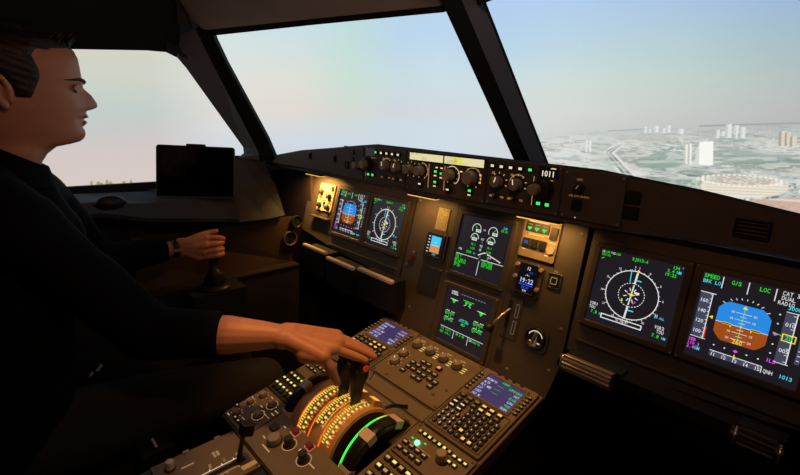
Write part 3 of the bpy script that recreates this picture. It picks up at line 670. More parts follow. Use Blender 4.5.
    g.poly(S([(.88, -.48), (.95, -.48), (1.0, -.25), (1.0, .25), (.95, .48), (.88, .48)]), Z - .0002, TAPE)
    for y in (-.4, -.3, -.2, 0, .2, .3, .4): L(.9, y, .94, y, .016, EW)
    L(1.0, .0, .93, .03, .016, EGr)
    # deviation scales, heading tape
    for x in (-.48, -.28, .12, .32): g.cyl(x * H, -.60 * H, .016 * H, Z, Z + .0002, EW, 10, .0001)
    for y in (-.4, -.2, .25, .45): g.cyl(.485 * H, y * H, .016 * H, Z, Z + .0002, EW, 10, .0001)
    for x, y in ((-.08, -.60), (.485, .02)): g.poly(S([(x - .045, y), (x, y - .035), (x + .045, y), (x, y + .035)]), Z, EM)
    g.rect(-.06 * H, -.80 * H, .94 * H, .12 * H, Z - .0002, TAPE); L(-.53, -.735, .41, -.735, .016, EW); L(.41, -.735, .41, -.87, .016, EW)
    for i, s in enumerate(('11', '12', '13', '14', '15')): T(s, -.46 + i * .2, -.85, .075, EW, 'c'); L(-.46 + i * .2, -.735, -.46 + i * .2, -.77, .014, EW)
    L(-.08, -.68, -.08, -.80, .02, EY, Z + .0003)
    T('IBB', -.98, -.66, .08, EM); T('110.3', -.98, -.75, .075, EM); T('2.4', -.98, -.84, .08, EM); T('NM', -.82, -.84, .08, EC); T('ILS', .44, -.60, .085, EM); T('QNH', .44, -.85, .085, EW); T('1013', .70, -.85, .085, EC)
def nd(g, H, small=False, course=-8, title='RJ013-A'):
    k = 1.35 if small else 1
    L = lambda x0, y0, x1, y1, w, m, z=Z: g.line(x0 * H, y0 * H, x1 * H, y1 * H, w * H * k, z, m)
    T = lambda s, x, y, h, m, a='l', w=1.0: g.text(s, x * H, y * H, h * H, Z, m, a, w=w)
    cx, cy, r = -.02, -.03, .63
    g.arc(cx * H, cy * H, r * H, .022 * H * k, 0, 360, Z, EW, 72)
    for i in range(36):
        a = math.radians(i * 10 + 4); l = .055 if i % 3 == 0 else .03; L(cx + r * math.cos(a), cy + r * math.sin(a), cx + (r + l) * math.cos(a), cy + (r + l) * math.sin(a), .014, EW)
    for i in range(12): a = math.radians(i * 30 + 4); T(str(3 * i), cx + (r + .10) * math.cos(a), cy + (r + .10) * math.sin(a) - .025, .055, EW, 'c')
    for i in range(28): a = i * 360 / 28; g.arc(cx * H, cy * H, .31 * H, .018 * H * k, a, a + 7, Z, EW, 2)
    for i in range(8):
        a = math.radians(i * 45 + 20); L(cx + .11 * math.cos(a), cy + .11 * math.sin(a), cx + .19 * math.cos(a), cy + .19 * math.sin(a), .022, EW)
    c, q = math.sin(math.radians(course)), math.cos(math.radians(course))
    c, q = .06, .998
    L(cx + .30 * c, cy + .30 * q, cx + .60 * c, cy + .60 * q, .045, EW); L(cx - .30 * c, cy - .30 * q, cx - .64 * c, cy - .64 * q, .045, EW)
    L(cx - .27 * c, cy - .27 * q, cx + .27 * c, cy + .27 * q, .03, EW); L(cx + .36 * c, cy + .4, cx + .16, cy + .4, .03, EC); L(cx - .36 * c, cy - .4, cx + .14, cy - .4, .03, EC)
    L(cx - .05, cy, cx + .05, cy, .03, EY); L(cx, cy - .06, cx, cy + .08, .03, EY); L(cx - .09, cy + .02, cx + .09, cy + .02, .02, EY)
    L(cx - .10, cy + .33, cx - .12, cy + .66, .02, EC); L(cx + .18, cy + .08, cx + .06, cy + .08, .05, EW)
    g.poly([((cx + .04 + a) * H, (cy + .64 + b_) * H) for a, b_ in ((-.03, 0), (0, -.05), (.03, 0), (0, .05))], Z + .0003, EY); T('+', cx + .05, cy - .24, .10, EM); T('+', cx + .10, cy - .20, .08, EM); L(cx + .05, cy + .70, cx + .05, cy + .76, .025, EM); L(cx - .20, cy - .15, cx - .18, cy - .22, .03, EY)
    T('GS', -.97, .90, .06, EW); T('130', -.88, .90, .06, EGr); T('TAS', -.74, .90, .06, EW); T('138', -.61, .90, .06, EGr); T('141/10', -.97, .82, .06, EGr); L(-.95, .73, -.88, .77, .018, EGr)
    T(title, .0, .86, .085, EGr, 'c'); T('134', .74, .88, .08, EGr); T("'", .93, .88, .08, EC); T('2.4', .64, .78, .08, EGr); T('NM', .84, .78, .08, EC); T('19:22', .60, .68, .08, EGr)
    T('VOR1', -.97, -.56, .085, EW); T('TOU', -.97, -.66, .085, EW); T('7.8', -.90, -.78, .085, EGr); T('NM', -.68, -.78, .07, EC)
    T('VOR2', .66, -.66, .085, EW); T('TOU', .72, -.76, .085, EW); T('7.8', .64, -.88, .085, EGr); T('NM', .86, -.88, .07, EC); T('UN ALL', .60, -.42, .06, EC)
    g.frame(-.12 * H, -.77 * H, 1.02 * H, .13 * H, .98 * H, .09 * H, Z, Z + .0003, EW, .001, .0008); T('TU ONLY', -.12, -.795, .06, EW, 'c')
def ewd(g, H):
    L = lambda x0, y0, x1, y1, w, m, z=Z: g.line(x0 * H, y0 * H, x1 * H, y1 * H, w * H, z, m)
    T = lambda s, x, y, h, m, a='l', w=1.0: g.text(s, x * H, y * H, h * H, Z, m, a, w=w)
    for x in (-.33, .33):
        g.arc(x * H, .62 * H, .17 * H, .022 * H, -10, 215, Z, EW, 24); L(x, .62, x + (.10 if x > 0 else -.04), .72, .02, EGr)
        g.frame((x + .09) * H, .56 * H, .18 * H, .085 * H, .16 * H, .06 * H, Z, Z + .0003, EW, .0008, .0005); T('54.0' if x < 0 else '53.9', x + .09, .535, .06, EGr, 'c')
        g.arc(x * H, .30 * H, .15 * H, .022 * H, -5, 190, Z, EW, 24); L(x, .30, x - .07, .40, .02, EGr); g.frame(x * H, .26 * H, .19 * H, .085 * H, .17 * H, .06 * H, Z, Z + .0003, EW, .0008, .0005); T('532' if x < 0 else '530', x, .235, .06, EGr, 'c')
        T('78.1', x, .04, .075, EGr, 'c'); T('1120' if x < 0 else '1130', x, -.10, .075, EGr, 'c')
    for s, y in (('N1', .60), ('EGT', .28), ('N2', .04), ('FF', -.10)): T(s, 0, y, .065, EW, 'c')
    for y in (.18, -.03): T('%' if y > 0 else 'KG', 0, y, .05, EC, 'c')
    L(-.06, .08, -.02, .12, .014, EW); L(.06, .08, .02, .12, .014, EW)
    T('CLB', .68, .80, .075, EC); T('83.5%', .62, .70, .075, EGr)
    T('FOB', -.88, -.22, .07, EW); T('5260', -.55, -.25, .085, EGr); T('KG', -.25, -.25, .06, EC)
    L(-.95, -.36, .0, -.36, .018, EW); L(.10, -.36, .98, -.36, .018, EW); L(.05, -.42, .05, -.92, .02, EW)
    for i, s in enumerate(('LDG LT', 'IGN', 'SEAT BELTS', 'NO SMOKING', 'SPLRS', 'AP OFF')): T(s, -.95, -.44 - i * .075, .075, EGr, w=1.0)
    for i, s in enumerate(('LDG INHIB', 'SPEED BRK', 'GND SPLRS', 'LDG LT')[:3]): T(s, .16, -.44 - i * .075, .075, EGr)
    for x, y in ((.02, -.18), (.16, -.13), (.30, -.17)): L(x, y, x + .11, y + .03, .02, EW)
    L(.30, -.13, .85, -.28, .03, EW); L(-.05, -.24, .2, -.10, .03, EW); T('S', .02, -.30, .06, EC); T('F', .80, -.33, .06, EGr); T('FLAP', .35, -.26, .055, EW); T('3', .32, -.33, .08, EGr)
def sdp(g, H):
    L = lambda x0, y0, x1, y1, w, m, z=Z: g.line(x0 * H, y0 * H, x1 * H, y1 * H, w * H, z, m)
    T = lambda s, x, y, h, m, a='l', w=1.0: g.text(s, x * H, y * H, h * H, Z, m, a, w=w)
    T('WHEEL', -.80, .80, .10, EW); L(-.80, .77, -.48, .77, .018, EW)
    for i in range(9): L(-.35 + i * .12, .86, -.27 + i * .12, .86, .03, em((120, 120, 125), 1))
    def tri(x, y, s): g.poly([((x - s) * H, (y + s * .7) * H), ((x + s) * H, (y + s * .7) * H), (x * H, (y - s * .7) * H)], Z, EGr)
    tri(-.60, .50, .10); L(-.78, .58, -.42, .58, .02, EW); tri(.62, .42, .10); L(.44, .50, .80, .50, .02, EW)
    tri(-.06, .60, .08); tri(.10, .60, .08); L(-.22, .69, .26, .69, .02, EGr); L(-.15, .50, -.05, .55, .02, EW); L(.15, .50, .05, .55, .02, EW)
    for cx in (-.66, .62):
        for q, s in enumerate((('32', '1', '35'), ('30', '2', '33'))):
            for x in (-.13, .13):
                L(cx + x - .07, .12 - q * .24, cx + x + .07, .12 - q * .24, .02, EW); T('55', cx + x, .0 - q * .24, .085, EGr, 'c'); g.arc((cx + x) * H, (.05 - q * .24) * H, .085 * H, .02 * H, 100, 260 if x < 0 else 100, Z, EGr, 10)
            T(s[1], cx, .02 - q * .24, .075, EW, 'c')
        L(cx - .05, .15, cx - .05, -.22, .018, EGr); L(cx + .05, .15, cx + .05, -.22, .018, EGr)
    T('AUTO BRK', 0, -.10, .085, EC, 'c'); T('MED', 0, -.22, .09, EGr, 'c'); L(-.16, .0, .16, .0, .018, EGr)
    L(-.95, -.50, .95, -.50, .018, EW); L(-.32, -.50, -.32, -.80, .018, EW); L(.32, -.50, .32, -.80, .018, EW)
    T('TAT +15 C', -.93, -.62, .085, EGr); T('SAT +14 C', -.93, -.74, .085, EGr); T('09 H 43', -.22, -.62, .085, EGr); T('GW', .38, -.62, .085, EW); T('60240 KG', .46, -.62, .075, EGr)
g1 = 'captain and first officer display screens'
display(-.5668, 0, 'small far-left attitude display with blue and brown ball, beside the amber lit panel', g1, lambda g, H: pfd(g, H, small=True))
display(-.3797, 0, 'left compass rose display, right of the far-left attitude display', g1, lambda g, H: nd(g, H, True))
display(.3797, 0, 'right compass rose display with white ring and green text', g1, nd)
display(.5668, 0, 'large attitude display with blue and brown ball at the right edge', g1, pfd)
display(0, .0067, 'upper centre display with green engine gauges', 'centre displays', ewd)
display(0, -.1917, 'lower centre display with green wheel diagram above the pedestal', 'centre displays', sdp, size=.150)

# ---- lighting and loudspeaker panel left of the captain's displays
t = thing('lighting_control_panel', 'small amber lit panel with knobs under the left flood lamp', 'control panel', PF @ TR((-.735, .035, -.004)))
b = MB(); b.rbox(0, 0, .098, .105, 0, .005, mat('lit_panel_paint', (.62, .50, .28, 1), .5, noise=.2, scale=90), .003, .001); b.build('face_plate', t)
for x, y, r in ((-.030, .018, .010), (.024, .006, .010), (-.028, -.032, .009), (.028, -.036, .009)): knob(t, x, y, r, .014, KNOBD, LEGW, z=.0052)
b = MB()
for x, y, w in ((-.03, .037, .026), (.012, .040, .014), (.034, .028, .012), (-.005, -.012, .03), (.028, -.016, .02), (-.03, -.012, .012), (-.005, .02, .012), (.0, -.036, .014)): b.rect(x, y, w, .004, .0055, em((250, 215, 130), .9))
b.build('legends', t)
button(t, .036, .040, .011, .016, None, .005, z=.005, name='switch'); button(t, .0, -.022, .009, .009, None, .005, z=.005, name='switch')
b = MB(); b.box(-.055, .055, -.004, .004, 0, .018, PANEL, b=.002); o = b.build('panel_ledge'); o.matrix_world = PF @ TR((-.735, -.045, -.004)); tag(o, 'narrow horizontal ledge below the amber lit knob panel', 'ledge')

# ---- items of the centre panel
t = thing('gear_indicator_panel', 'square amber lit gear indicator panel with three green lights', 'control panel', PF @ TR((.1575, .066, 0)))
b = MB(); b.rbox(0, 0, .094, .098, 0, .006, mat('amber_panel_paint', (.26, .20, .13, 1), .5, noise=.15, scale=80), .003, .001); b.build('face_plate', t)
b = MB(); b.rbox(0, 0, .060, .022, 0, .003, DARK, .002, .0005); w = b.build('light_cluster', t, 'black strip with three green lights'); w.location = (-.010, .026, .006)
b = MB()
for x in (-.019, 0, .019):
    b.rect(x, -.002, .011, .004, .0034, LG); b.poly([(x - .005, -.005), (x + .005, -.005), (x, -.009)], .0034, LG); b.rect(x, .006, .012, .0016, .0034, em((200, 170, 120), .8))
b.build('green_light', w)
button(t, .034, .020, .018, .028, None, .005, z=.006, name='antiskid_switch')
for i, x in enumerate((-.030, -.009, .012)):
    o = button(t, x, -.013, .018, .022, em((70, 110, 250), 1) if i == 0 else em((60, 45, 30), 1), .006, 'ON' if i == 0 else None, z=.006, name='autobrake_button', label='button with blue lit caption' if i == 0 else None)
b = MB()
for x, y, w in ((-.01, .008, .04), (-.034, -.03, .008), (.034, -.002, .016), (.038, -.012, .010), (.028, -.018, .008), (.036, -.026, .014), (.026, -.034, .01), (-.01, .040, .05)): b.rect(x, y, w, .0028, .0064, LEGY)
b.cyl(.034, -.020, .010, .006, .010, KNOB, 14); b.line(-.043, .006, .046, .006, .0012, .0063, LEG); b.line(-.043, -.030, -.010, -.030, .0012, .0063, LEG); b.build('legends', t)
t = thing('standby_display', 'small blue and black digital clock display with four corner knobs', 'display', PF @ TR((.1505, -.034, 0)))
b = MB(); b.prism([(-.036, -.034), (-.026, -.044), (.026, -.044), (.036, -.034), (.036, .032), (.026, .042), (-.026, .042), (-.036, .032)], 0, .006, BEZ); b.frame(0, 0, .054, .078, .046, .066, .006, .009, DARK, .005, .004); b.build('bezel', t)
b = MB(); b.rect(0, 0, .046, .066, .0078, SCRK); s = b.build('screen', t)
b = MB(); b.text('12', .0, .022, .008, .0083, EW, 'c'); b.text('-+-', 0, .006, .007, .0083, EW, 'c'); b.text('19:22', .0, -.010, .012, .0083, em((200, 205, 255), 1), 'c', w=.95); b.rect(0, -.0145, .036, .0025, .0083, em((40, 80, 240), 1)); b.text('04:27', 0, -.024, .006, .0083, em((50, 90, 250), 1), 'c'); b.text('RUN', 0, -.031, .005, .0083, EW, 'c'); b.text('UTC', .008, .014, .005, .0083, em((60, 80, 220), 1), 'c'); b.build('symbology', s)
for x, y in ((-.031, .030), (.031, .030), (-.031, -.0), (.031, -.018)): knob(t, x, y, .0052, .008, KNOB, None, z=.006, base=False, name='corner_knob')
t = thing('standby_attitude_display', 'small cyan and orange standby screen below the left centre flood lamp', 'display', PF @ TR((-.152, -.020, 0)))
b = MB(); b.prism([(-.040, -.036), (-.034, -.042), (.034, -.042), (.040, -.036), (.040, .036), (.026, .046), (-.026, .046), (-.040, .036)], 0, .006, BEZ); b.frame(0, 0, .070, .072, .060, .062, .006, .009, DARK, .004, .002); b.build('bezel', t)
b = MB(); b.rect(0, 0, .060, .062, .0078, SCRK); s = b.build('screen', t)
b = MB(); b.rect(.003, .012, .036, .028, .0083, em((70, 200, 245), 1)); b.rect(.003, -.012, .036, .020, .0083, em((214, 140, 92), 1))
for i in range(6): b.rect(-.023, -.022 + i * .009, .007, .0022, .0084, EW)
b.rect(.003, -.001, .026, .0015, .0086, EY); b.rect(.003, .008, .012, .001, .0086, EW); b.rect(.025, -.002, .006, .010, .0084, DARK); b.text('1013', .004, -.029, .0055, .0084, EC, 'c'); b.build('symbology', s)
t = thing('data_placard', 'tall amber lit placard above the small standby screen', 'placard', PF @ TR((-.148, .058, 0)))
b = MB(); b.rbox(0, 0, .044, .066, 0, .003, mat('placard', (.30, .24, .15, 1), .55, noise=.2, scale=90), .002, .0008); b.build('plate', t)
b = MB()
for r in range(8):
    for c in range(3): b.rect(-.013 + c * .013, .026 - r * .0074, .009 if (r + c) % 3 else .006, .0022, .0033, em((190, 150, 80), .8))
b.build('writing', t)
t = thing('selector_switch', 'small red and dark switch left of the standby screen', 'switch', PF @ TR((-.231, -.072, 0)))
b = MB(); b.rbox(0, 0, .028, .042, 0, .002, BEZ, .002, .0008); b.text('ON', 0, .012, .005, .0024, em((200, 130, 90), .8), 'c'); b.build('plate', t)
b = MB(); b.rbox(0, -.004, .012, .018, .002, .008, mat('red_guard', (.16, .015, .01, 1), .5), .002, .001); b.build('guard', t, 'dark red guard')
b = MB(); b.rbox(0, 0, .078, .086, 0, .0015, mat('blank_plate_dark', (.035, .035, .045, 1), .35), .005, .0006); o = b.build('blank_plate'); o.matrix_world = PF @ TR((-.150, -.127, 0)); tag(o, 'bluish black blank plate below the small standby screen', 'cover plate')
t = thing('terrain_switch', 'small square framed push button right of the clock display', 'switch', PF @ TR((.2155, -.020, 0)))
b = MB(); b.frame(0, 0, .034, .036, .028, .03, 0, .004, BEZ, .003, .002); b.build('rim', t); button(t, 0, 0, .019, .019, None, .006); b = MB(); b.frame(0, 0, .017, .017, .012, .012, .006, .0066, em((205, 175, 140), .7), .001, .0008); b.text('TERR', 0, .020, .004, .0045, LEG, 'c'); b.build('legends', t)
t = thing('gear_lever', 'landing gear lever with black round tip in its slot', 'lever', PF @ TR((.131, -.137, 0)))
b = MB(); b.rbox(0, 0, .046, .106, 0, .003, BEZ, .004, .001); b.box(-.014, -.004, -.030, .042, .003, .0035, MATTE); b.build('slot_plate', t)
b = MB()
for q in (.02, -.022): b.frame(.012, q, .010, .034, .007, .031, .003, .0036, em((120, 105, 90), .5), .002, .001)
b.build('arrow_marks', t)
b = MB(); b.tube([(-.008, .018, .002), (-.010, .004, .030), (-.016, -.018, .052)], [.004, .004, .0045], SILV, 10); b.build('shaft', t)
b = MB(); b.lathe([(0, -.010), (.008, -.010), (.011, -.006), (.011, .006), (.008, .010), (0, .010)], DARK, Matrix.Translation((-.020, -.030, .060)) @ Matrix.Rotation(pi / 2, 4, 'Y'), 20); b.build('round_tip', t)
t = thing('brake_pressure_gauge', 'round gauge with silver pointer right of the landing gear lever', 'gauge', PF @ TR((.203, -.163, 0)))
b = MB(); b.prism(MB().rrect(0, 0, .062, .062, .016), 0, .003, BEZ); b.lathe([(.026, .003), (.026, .006), (.023, .007), (.0215, .004), (0, .004)], DARK, None, 28); b.build('rim', t)
b = MB(); b.poly([(-.006, -.018), (.006, -.018), (.004, .016), (-.004, .016)], .0062, em((150, 120, 95), .35)); b.tube([(-.004, -.014, .008), (0, .0, .012), (.003, .015, .010)], [.003, .0045, .003], SILV, 8)
b.arc(0, 0, .018, .002, 20, 160, .0045, LEGW, 14); b.rect(-.010, -.008, .007, .003, .0045, em((230, 150, 110), .9)); b.rect(.010, -.009, .007, .003, .0045, em((230, 190, 150), .9)); b.build('pointer', t)
# ---- sliding tables and pull handles below the panel
for i, (x0, x1, z0, lb) in enumerate(((-.692, -.551, -.117, 'leftmost brown table leaf below the far-left display'), (-.544, -.394, -.130, 'middle brown table leaf of the three below the left displays'), (-.369, -.212, -.121, 'rightmost brown table leaf of the three, next to the centre panel'))):
    t = thing('table_leaf', lb, 'table leaf', TR(((x0 + x1) / 2, -.112, z0)), 'stowed table leaves below the captain displays'); w = (x1 - x0) / 2
    b = MB(); b.box(-w, w, -.012, .004, -.010, .0, mat('leaf_trim', (.72, .58, .46, 1), .45, noise=.1), b=.003); b.build('top_edge', t)
    b = MB(); b.box(-w + .002, w - .002, -.010, .050, -.10, -.0105, MATTE); b.build('body', t)
def handle(x0, x1, lb, mt, ends):
    t = thing('pull_handle', lb, 'handle', TR(((x0 + x1) / 2, -.12, -.139)), 'ribbed pull handles below the right displays'); w = (x1 - x0) / 2; X = Matrix.Rotation(pi / 2, 4, 'Y')
    b = MB(); prof = [(.016 + .0012 * math.cos(i * pi), 0) for i in range(2)]
    n = 36; vs = []
    for x in (-w, w):
        for k in range(n): a = 2 * pi * k / n; r = .0165 + (.0014 if k % 3 else -.0014); vs.append((x, r * math.cos(a), r * math.sin(a)))
    b.add(vs, [(k, (k + 1) % n, n + (k + 1) % n, n + k) for k in range(n)] + [tuple(range(n)), tuple(range(2 * n - 1, n - 1, -1))], mt); b.build('grip', t)
    for e in ends:
        b = MB(); b.lathe([(0, 0), (.015, 0), (.015, .010), (0, .010)], DARK, TR((e * (w + .005) - .005, 0, 0)) @ X, 18, False); b.lathe([(.0152, .001), (.0155, .0015), (.0152, .0035)], SILV, TR((e * (w + .005) - .001, 0, 0)) @ X, 18); b.build('end_cap', t)
    b = MB(); b.box(-w - .004, w + .01, .014, .045, -.006, .014, DARK); b.build('bracket', t)
handle(.312, .405, 'ribbed copper coloured pull handle just right of the centre panel', ALU, (-1,))
handle(.598, .642, 'dark pull handle with two thin bright rings at the lower right', mat('dark_grip', (.02, .018, .018, 1), .5), (-1, 1))
b = MB(); b.box(-.095, .095, -.01, .03, -.012, .012, MATTE); o = b.build('table_rail'); o.location = (.50, -.10, -.142); tag(o, 'black rail between the two pull handles under the right displays', 'rail')
# lower closing panels behind the tables
for s in (-1, 1):
    b = MB(); b.add([(s * .27, .06, -.15), (s * .88, .06, -.12), (s * .88, .18, -.82), (s * .27, .18, -.82)], [(0, 1, 2, 3)], MATTE); o = solid(b.build('trim_10' if s < 0 else 'trim_11'), .02, 0); o['kind'] = 'structure'
t = thing('footrest', 'dim grey sloping footrest in the dark right footwell', 'footrest', TR((.50, -.08, -.60)))
b = MB(); b.add([(-.16, -.14, -.2), (.15, -.14, -.2), (.15, .14, .10), (-.16, .14, .10), (-.16, .14, -.2), (.15, .14, -.2)], [(0, 1, 2, 3), (0, 3, 4), (1, 5, 2), (2, 5, 4, 3), (0, 4, 5, 1)], mat('footrest_grey', (.10, .09, .085, 1), .8, noise=.2)); b.build('tread_plate', t)
for y in (-.08, 0, .08):
    b = MB(); b.box(-.14, .13, y - .004, y + .004, -.065 + y * 1.07 + .01, -.04 + y * 1.07, DARK); b.build('rib', t)

# ================================================================== centre pedestal (frame DF: x, forward, out)
t = thing('centre_pedestal', 'brown centre pedestal between the seats carrying the throttle quadrant and radio panels', 'pedestal', DF)
b = MB()
b.box(-.262, .262, -.232, .004, -.03, -.001, PEDP, b=.002)
b.box(-.262, -.152, -.520, -.2325, -.03, -.001, PEDP, b=.002); b.box(.100, .262, -.520, -.2325, -.03, -.001, PEDP, b=.002)
b.box(-.1515, .0995, -.31, -.2325, -.03, -.001, PEDP); b.box(-.1515, .0995, -.520, -.508, -.03, -.001, PEDP)
b.build('deck', t)
b = MB()
def wallprism(x0, x1, prof, mt):
    b.add([(x, u, h) for x in (x0, x1) for u, h in prof], [tuple(range(len(prof))), tuple(range(2 * len(prof) - 1, len(prof) - 1, -1))] + [(k, len(prof) + k, len(prof) + (k + 1) % len(prof), (k + 1) % len(prof)) for k in range(len(prof))], mt)
side = [(.002, -.031), (-.52, -.031), (-.52, -.062), (-.83, -.002), (-.90, -.42), (-.10, -.55), (.05, -.40)]
wallprism(-.258, .258, [(.0, -.0315), (-.512, -.0315), (-.55, -.50), (-.08, -.55), (.04, -.40)], DARK); b.build('body', t)
b = MB()  # rear deck, level and lower
b.add([(-.191, -.5235, -.002), (.262, -.5235, -.002), (.262, -.80, .052), (-.191, -.80, .052), (-.191, -.5235, -.35), (.262, -.5235, -.35), (.262, -.80, -.35), (-.191, -.80, -.35)], [(0, 3, 2, 1), (0, 1, 5, 4), (1, 2, 6, 5), (2, 3, 7, 6), (3, 0, 4, 7), (4, 5, 6, 7)], DARK); b.build('rear_body', t)

CDUK = mat('key_dark', (.03, .026, .022, 1), .45)
def mcdu(cx, label, variant):
    t = thing('control_display_unit', label, 'control display unit', DF @ TR((cx, -.115, 0)), 'keypad display units on the pedestal')
    b = MB(); b.rbox(0, 0, .144, .228, 0, .007, PEDP, .005, .0015)
    b.frame(0, .058, .110, .092, .098, .078, .007, .011, PEDP, .003, .002); b.build('face_plate', t)
    b = MB(); b.rect(0, .058, .098, .078, .0082, SCRP); s = b.build('screen', t)
    b = MB(); CW = em((215, 212, 245), 1); zz = .0086
    if variant:
        b.text('A320', .0, .088, .007, zz, EGr, 'c')
        for i, (l, r) in enumerate((('FROM/TO', 'LFPG/KBOS'), ('ALTN', 'INIT'), ('FLT NBR', 'ALIGN'), ('LAT', 'LONG'), ('COST', 'WIND'), ('CRZ FL', 'TROPO'))):
            b.text(l, -.046, .079 - i * .012, .0076, zz, CW, w=.8); b.text(r, .046, .079 - i * .012, .0076, zz, CW if i % 2 else EGr, 'r', w=.72)
        for i in range(3): b.text('----', -.006, .074 - i * .013, .007, zz, EGr, 'c')
    else:
        for i in range(6): b.text(('KBOS/RW13', 'D248L', '5320N', 'CI25 350', 'WIND/TRK', 'ETA 1922')[i], -.046, .083 - i * .012, .0072, zz, CW, w=.95); b.text(('130/03', '142/05', '-----', '151', '33/M18', 'NEXT')[i], .046, .083 - i * .012, .0072, zz, CW if i % 3 else em((235, 160, 220), 1), 'r', w=.9)
    b.build('symbology', s)
    for sx in (-1, 1):
        for i in range(6): button(t, sx * .0635, .086 - i * .0118, .0095, .0065, LEG, .0045, z=.007, name='line_key', lh=.3)
    b = MB()
    for i in range(6):
        for sx in (-1, 1): b.rect(sx * .0565, .086 - i * .0118, .003, .0012, .0113, LEG)
    b.build('key_marks', t)
    for i in range(4): b = MB(); b.box(-.004, .004, -.0018, .0018, 0, .0025, DARK); o = b.build('top_notch', t); o.location = (-.031 + i * .02, .1095, .007)
    b = MB(); b.frame(.0, -.05, .134, .116, .131, .113, .007, .0085, BEZ, .004, .003); b.build('keypad_frame', t)
    fn = ['DIR', 'PROG', 'PERF', 'INIT', 'DATA', 'F-PLN', 'RAD', 'FUEL', 'SEC', 'ATC', 'MENU', 'AIR']
    for i, s_ in enumerate(fn):
        x, y = -.054 + (i % 6) * .0195, .001 - (i // 6) * .0135; lit = i in (3, 4, 5, 9, 10)
        button(t, x, y, .0155, .0105, em((255, 205, 110), 1) if lit else LEG, .005, None if lit else s_, z=.007, name='function_key', base=CDUK, lh=.55)
    for i in range(4): button(t, -.054 + (i % 2) * .0195, -.026 - (i // 2) * .0135, .0155, .0105, LEGW, .005, z=.007, name='arrow_key', base=CDUK)
    for i, s_ in enumerate('123456789.0/'):
        x, y = -.055 + (i % 3) * .0150, -.0545 - (i // 3) * .0138
        b = MB(); b.cyl(0, 0, .0055, 0, .005, CDUK, 12); b.text(s_, 0, -.0028, .0062, .0053, LEGW, 'c'); o = b.build('number_key', t); o.location = (x, y, .007)
    for i, s_ in enumerate('ABCDEFGHIJKLMNOPQRSTUVWXYZ/ -C'):
        x, y = -.009 + (i % 5) * .0158, -.026 - (i // 5) * .0143; lit = i in (21, 27, 28)
        if s_ == ' ': s_ = 'S'
        button(t, x, y, .0118, .0112, em((255, 205, 110), 1) if lit else LEGW, .005, None if lit else s_, z=.007, name='letter_key', base=CDUK, lh=.6)
    return t
mcdu(.184, 'keypad unit with violet screen at the right front corner of the pedestal', 1)
mcdu(-.184, 'keypad unit with pale violet screen at the left front corner, beyond the hand', 0)

# ---- system page control panel between the keypads
t = thing('switching_panel', 'central pedestal panel with four knobs in a row and small square buttons', 'control panel', DF @ TR((0, -.095, 0)))
b = MB(); b.rbox(0, 0, .219, .186, 0, .006, PEDP, .003, .0012)
for x, y in ((-.103, .086), (.103, .086), (-.103, -.086), (.103, -.086), (.075, -.06), (-.06, -.082), (.09, -.03)): b.cyl(x, y, .004, .006, .0072, BEZ, 10)
b.build('face_plate', t)
legs = MB()
for i, x in enumerate((-.081, -.033, .012, .056)):
    knob(t, x, .049, .0115, .016, mat('knob_beige', (.30, .25, .2, 1), .5), LEG, z=.006, ang=95 + 20 * i, name='source_selector_knob')
    ticks(legs, x, .049, .0145, .0063, LEG, 4, 20, 130, .006, .002)
    for q in range(3): legs.rect(x + .022, .055 - q * .008, .011, .0026, .0063, LEGY)
    legs.rect(x, .074, .016, .0026, .0063, LEG)
for x, y in ((-.084, -.0), (-.080, -.036)):
    knob(t, x, y, .012, .012, KNOB, LEGW, z=.006, name='brightness_knob', ang=130); ticks(legs, x, y, .015, .0063, LEG, 8, -60, 240, .004, .002)
legs.build('legends', t)
BTN = [(-.039, -.105), (-.038, -.123), (-.039, -.142), (-.019, -.087), (-.020, -.105), (-.020, -.123), (-.001, -.087), (-.001, -.105), (-.001, -.123), (-.001, -.142), (.016, -.105), (.016, -.124), (.016, -.142), (.035, -.105), (.036, -.124), (.054, -.125), (.053, -.142)]
for x, y in BTN: button(t, x, y + .095, .0145, .0135, LEG, .005, z=.006, base=CDUK, name='page_button', lh=.26)
button(t, .029, -.082 + .095, .016, .012, em((255, 150, 90), 1), .007, z=.006, name='emergency_cancel_button', label='button lit orange', lh=.7)
b = MB(); b.rbox(0, 0, .219, .036, 0, .004, PEDP, .002, .0012); b.box(-.10, .10, .0165, .0178, .004, .0045, DARK); o = b.build('blanking_plate'); o.matrix_world = DF @ TR((0, -.2115, 0)); tag(o, 'plain brown plate between the four knob panel and the throttle quadrant', 'cover plate')

# ---- panels behind the left keypad unit
def plate(w, h, t, mt=PEDP, d=.005):
    b = MB(); b.rbox(0, 0, w, h, 0, d, mt, .003, .001)
    for sx in (-1, 1):
        for sy in (-1, 1): b.cyl(sx * (w / 2 - .006), sy * (h / 2 - .006), .003, d, d + .001, BEZ, 8)
    return b.build('face_plate', t)
t = thing('radio_panel', 'dim radio panel directly behind the left keypad unit', 'control panel', DF @ TR((-.208, -.277, 0))); plate(.104, .088, t)
b = MB(); b.rbox(-.02, .025, .04, .018, .005, .006, DARK, .001, .0004); b.rbox(.028, .025, .03, .018, .005, .006, DARK, .001, .0004); b.build('windows', t)
for i in range(10): button(t, -.036 + (i % 5) * .017, .002 - (i // 5) * .016, .012, .010, LEG, .004, z=.005)
knob(t, .03, -.024, .010, .016, z=.005)
t = thing('audio_control_panel', 'black audio panel with rows of bright yellow lit captions left of the throttle', 'control panel', DF @ TR((-.210, -.362, 0))); plate(.104, .078, t, mat('audio_plate', (.05, .042, .034, 1), .5))
YL = em((255, 240, 130), 1)
for r in range(3):
    for c in range(6):
        if r == 1 and c > 3: continue
        button(t, -.041 + c * .0162, .026 - r * .021, .013, .012, YL if (r + c) % 5 else LEG, .005, z=.005, base=CDUK, lh=.42)
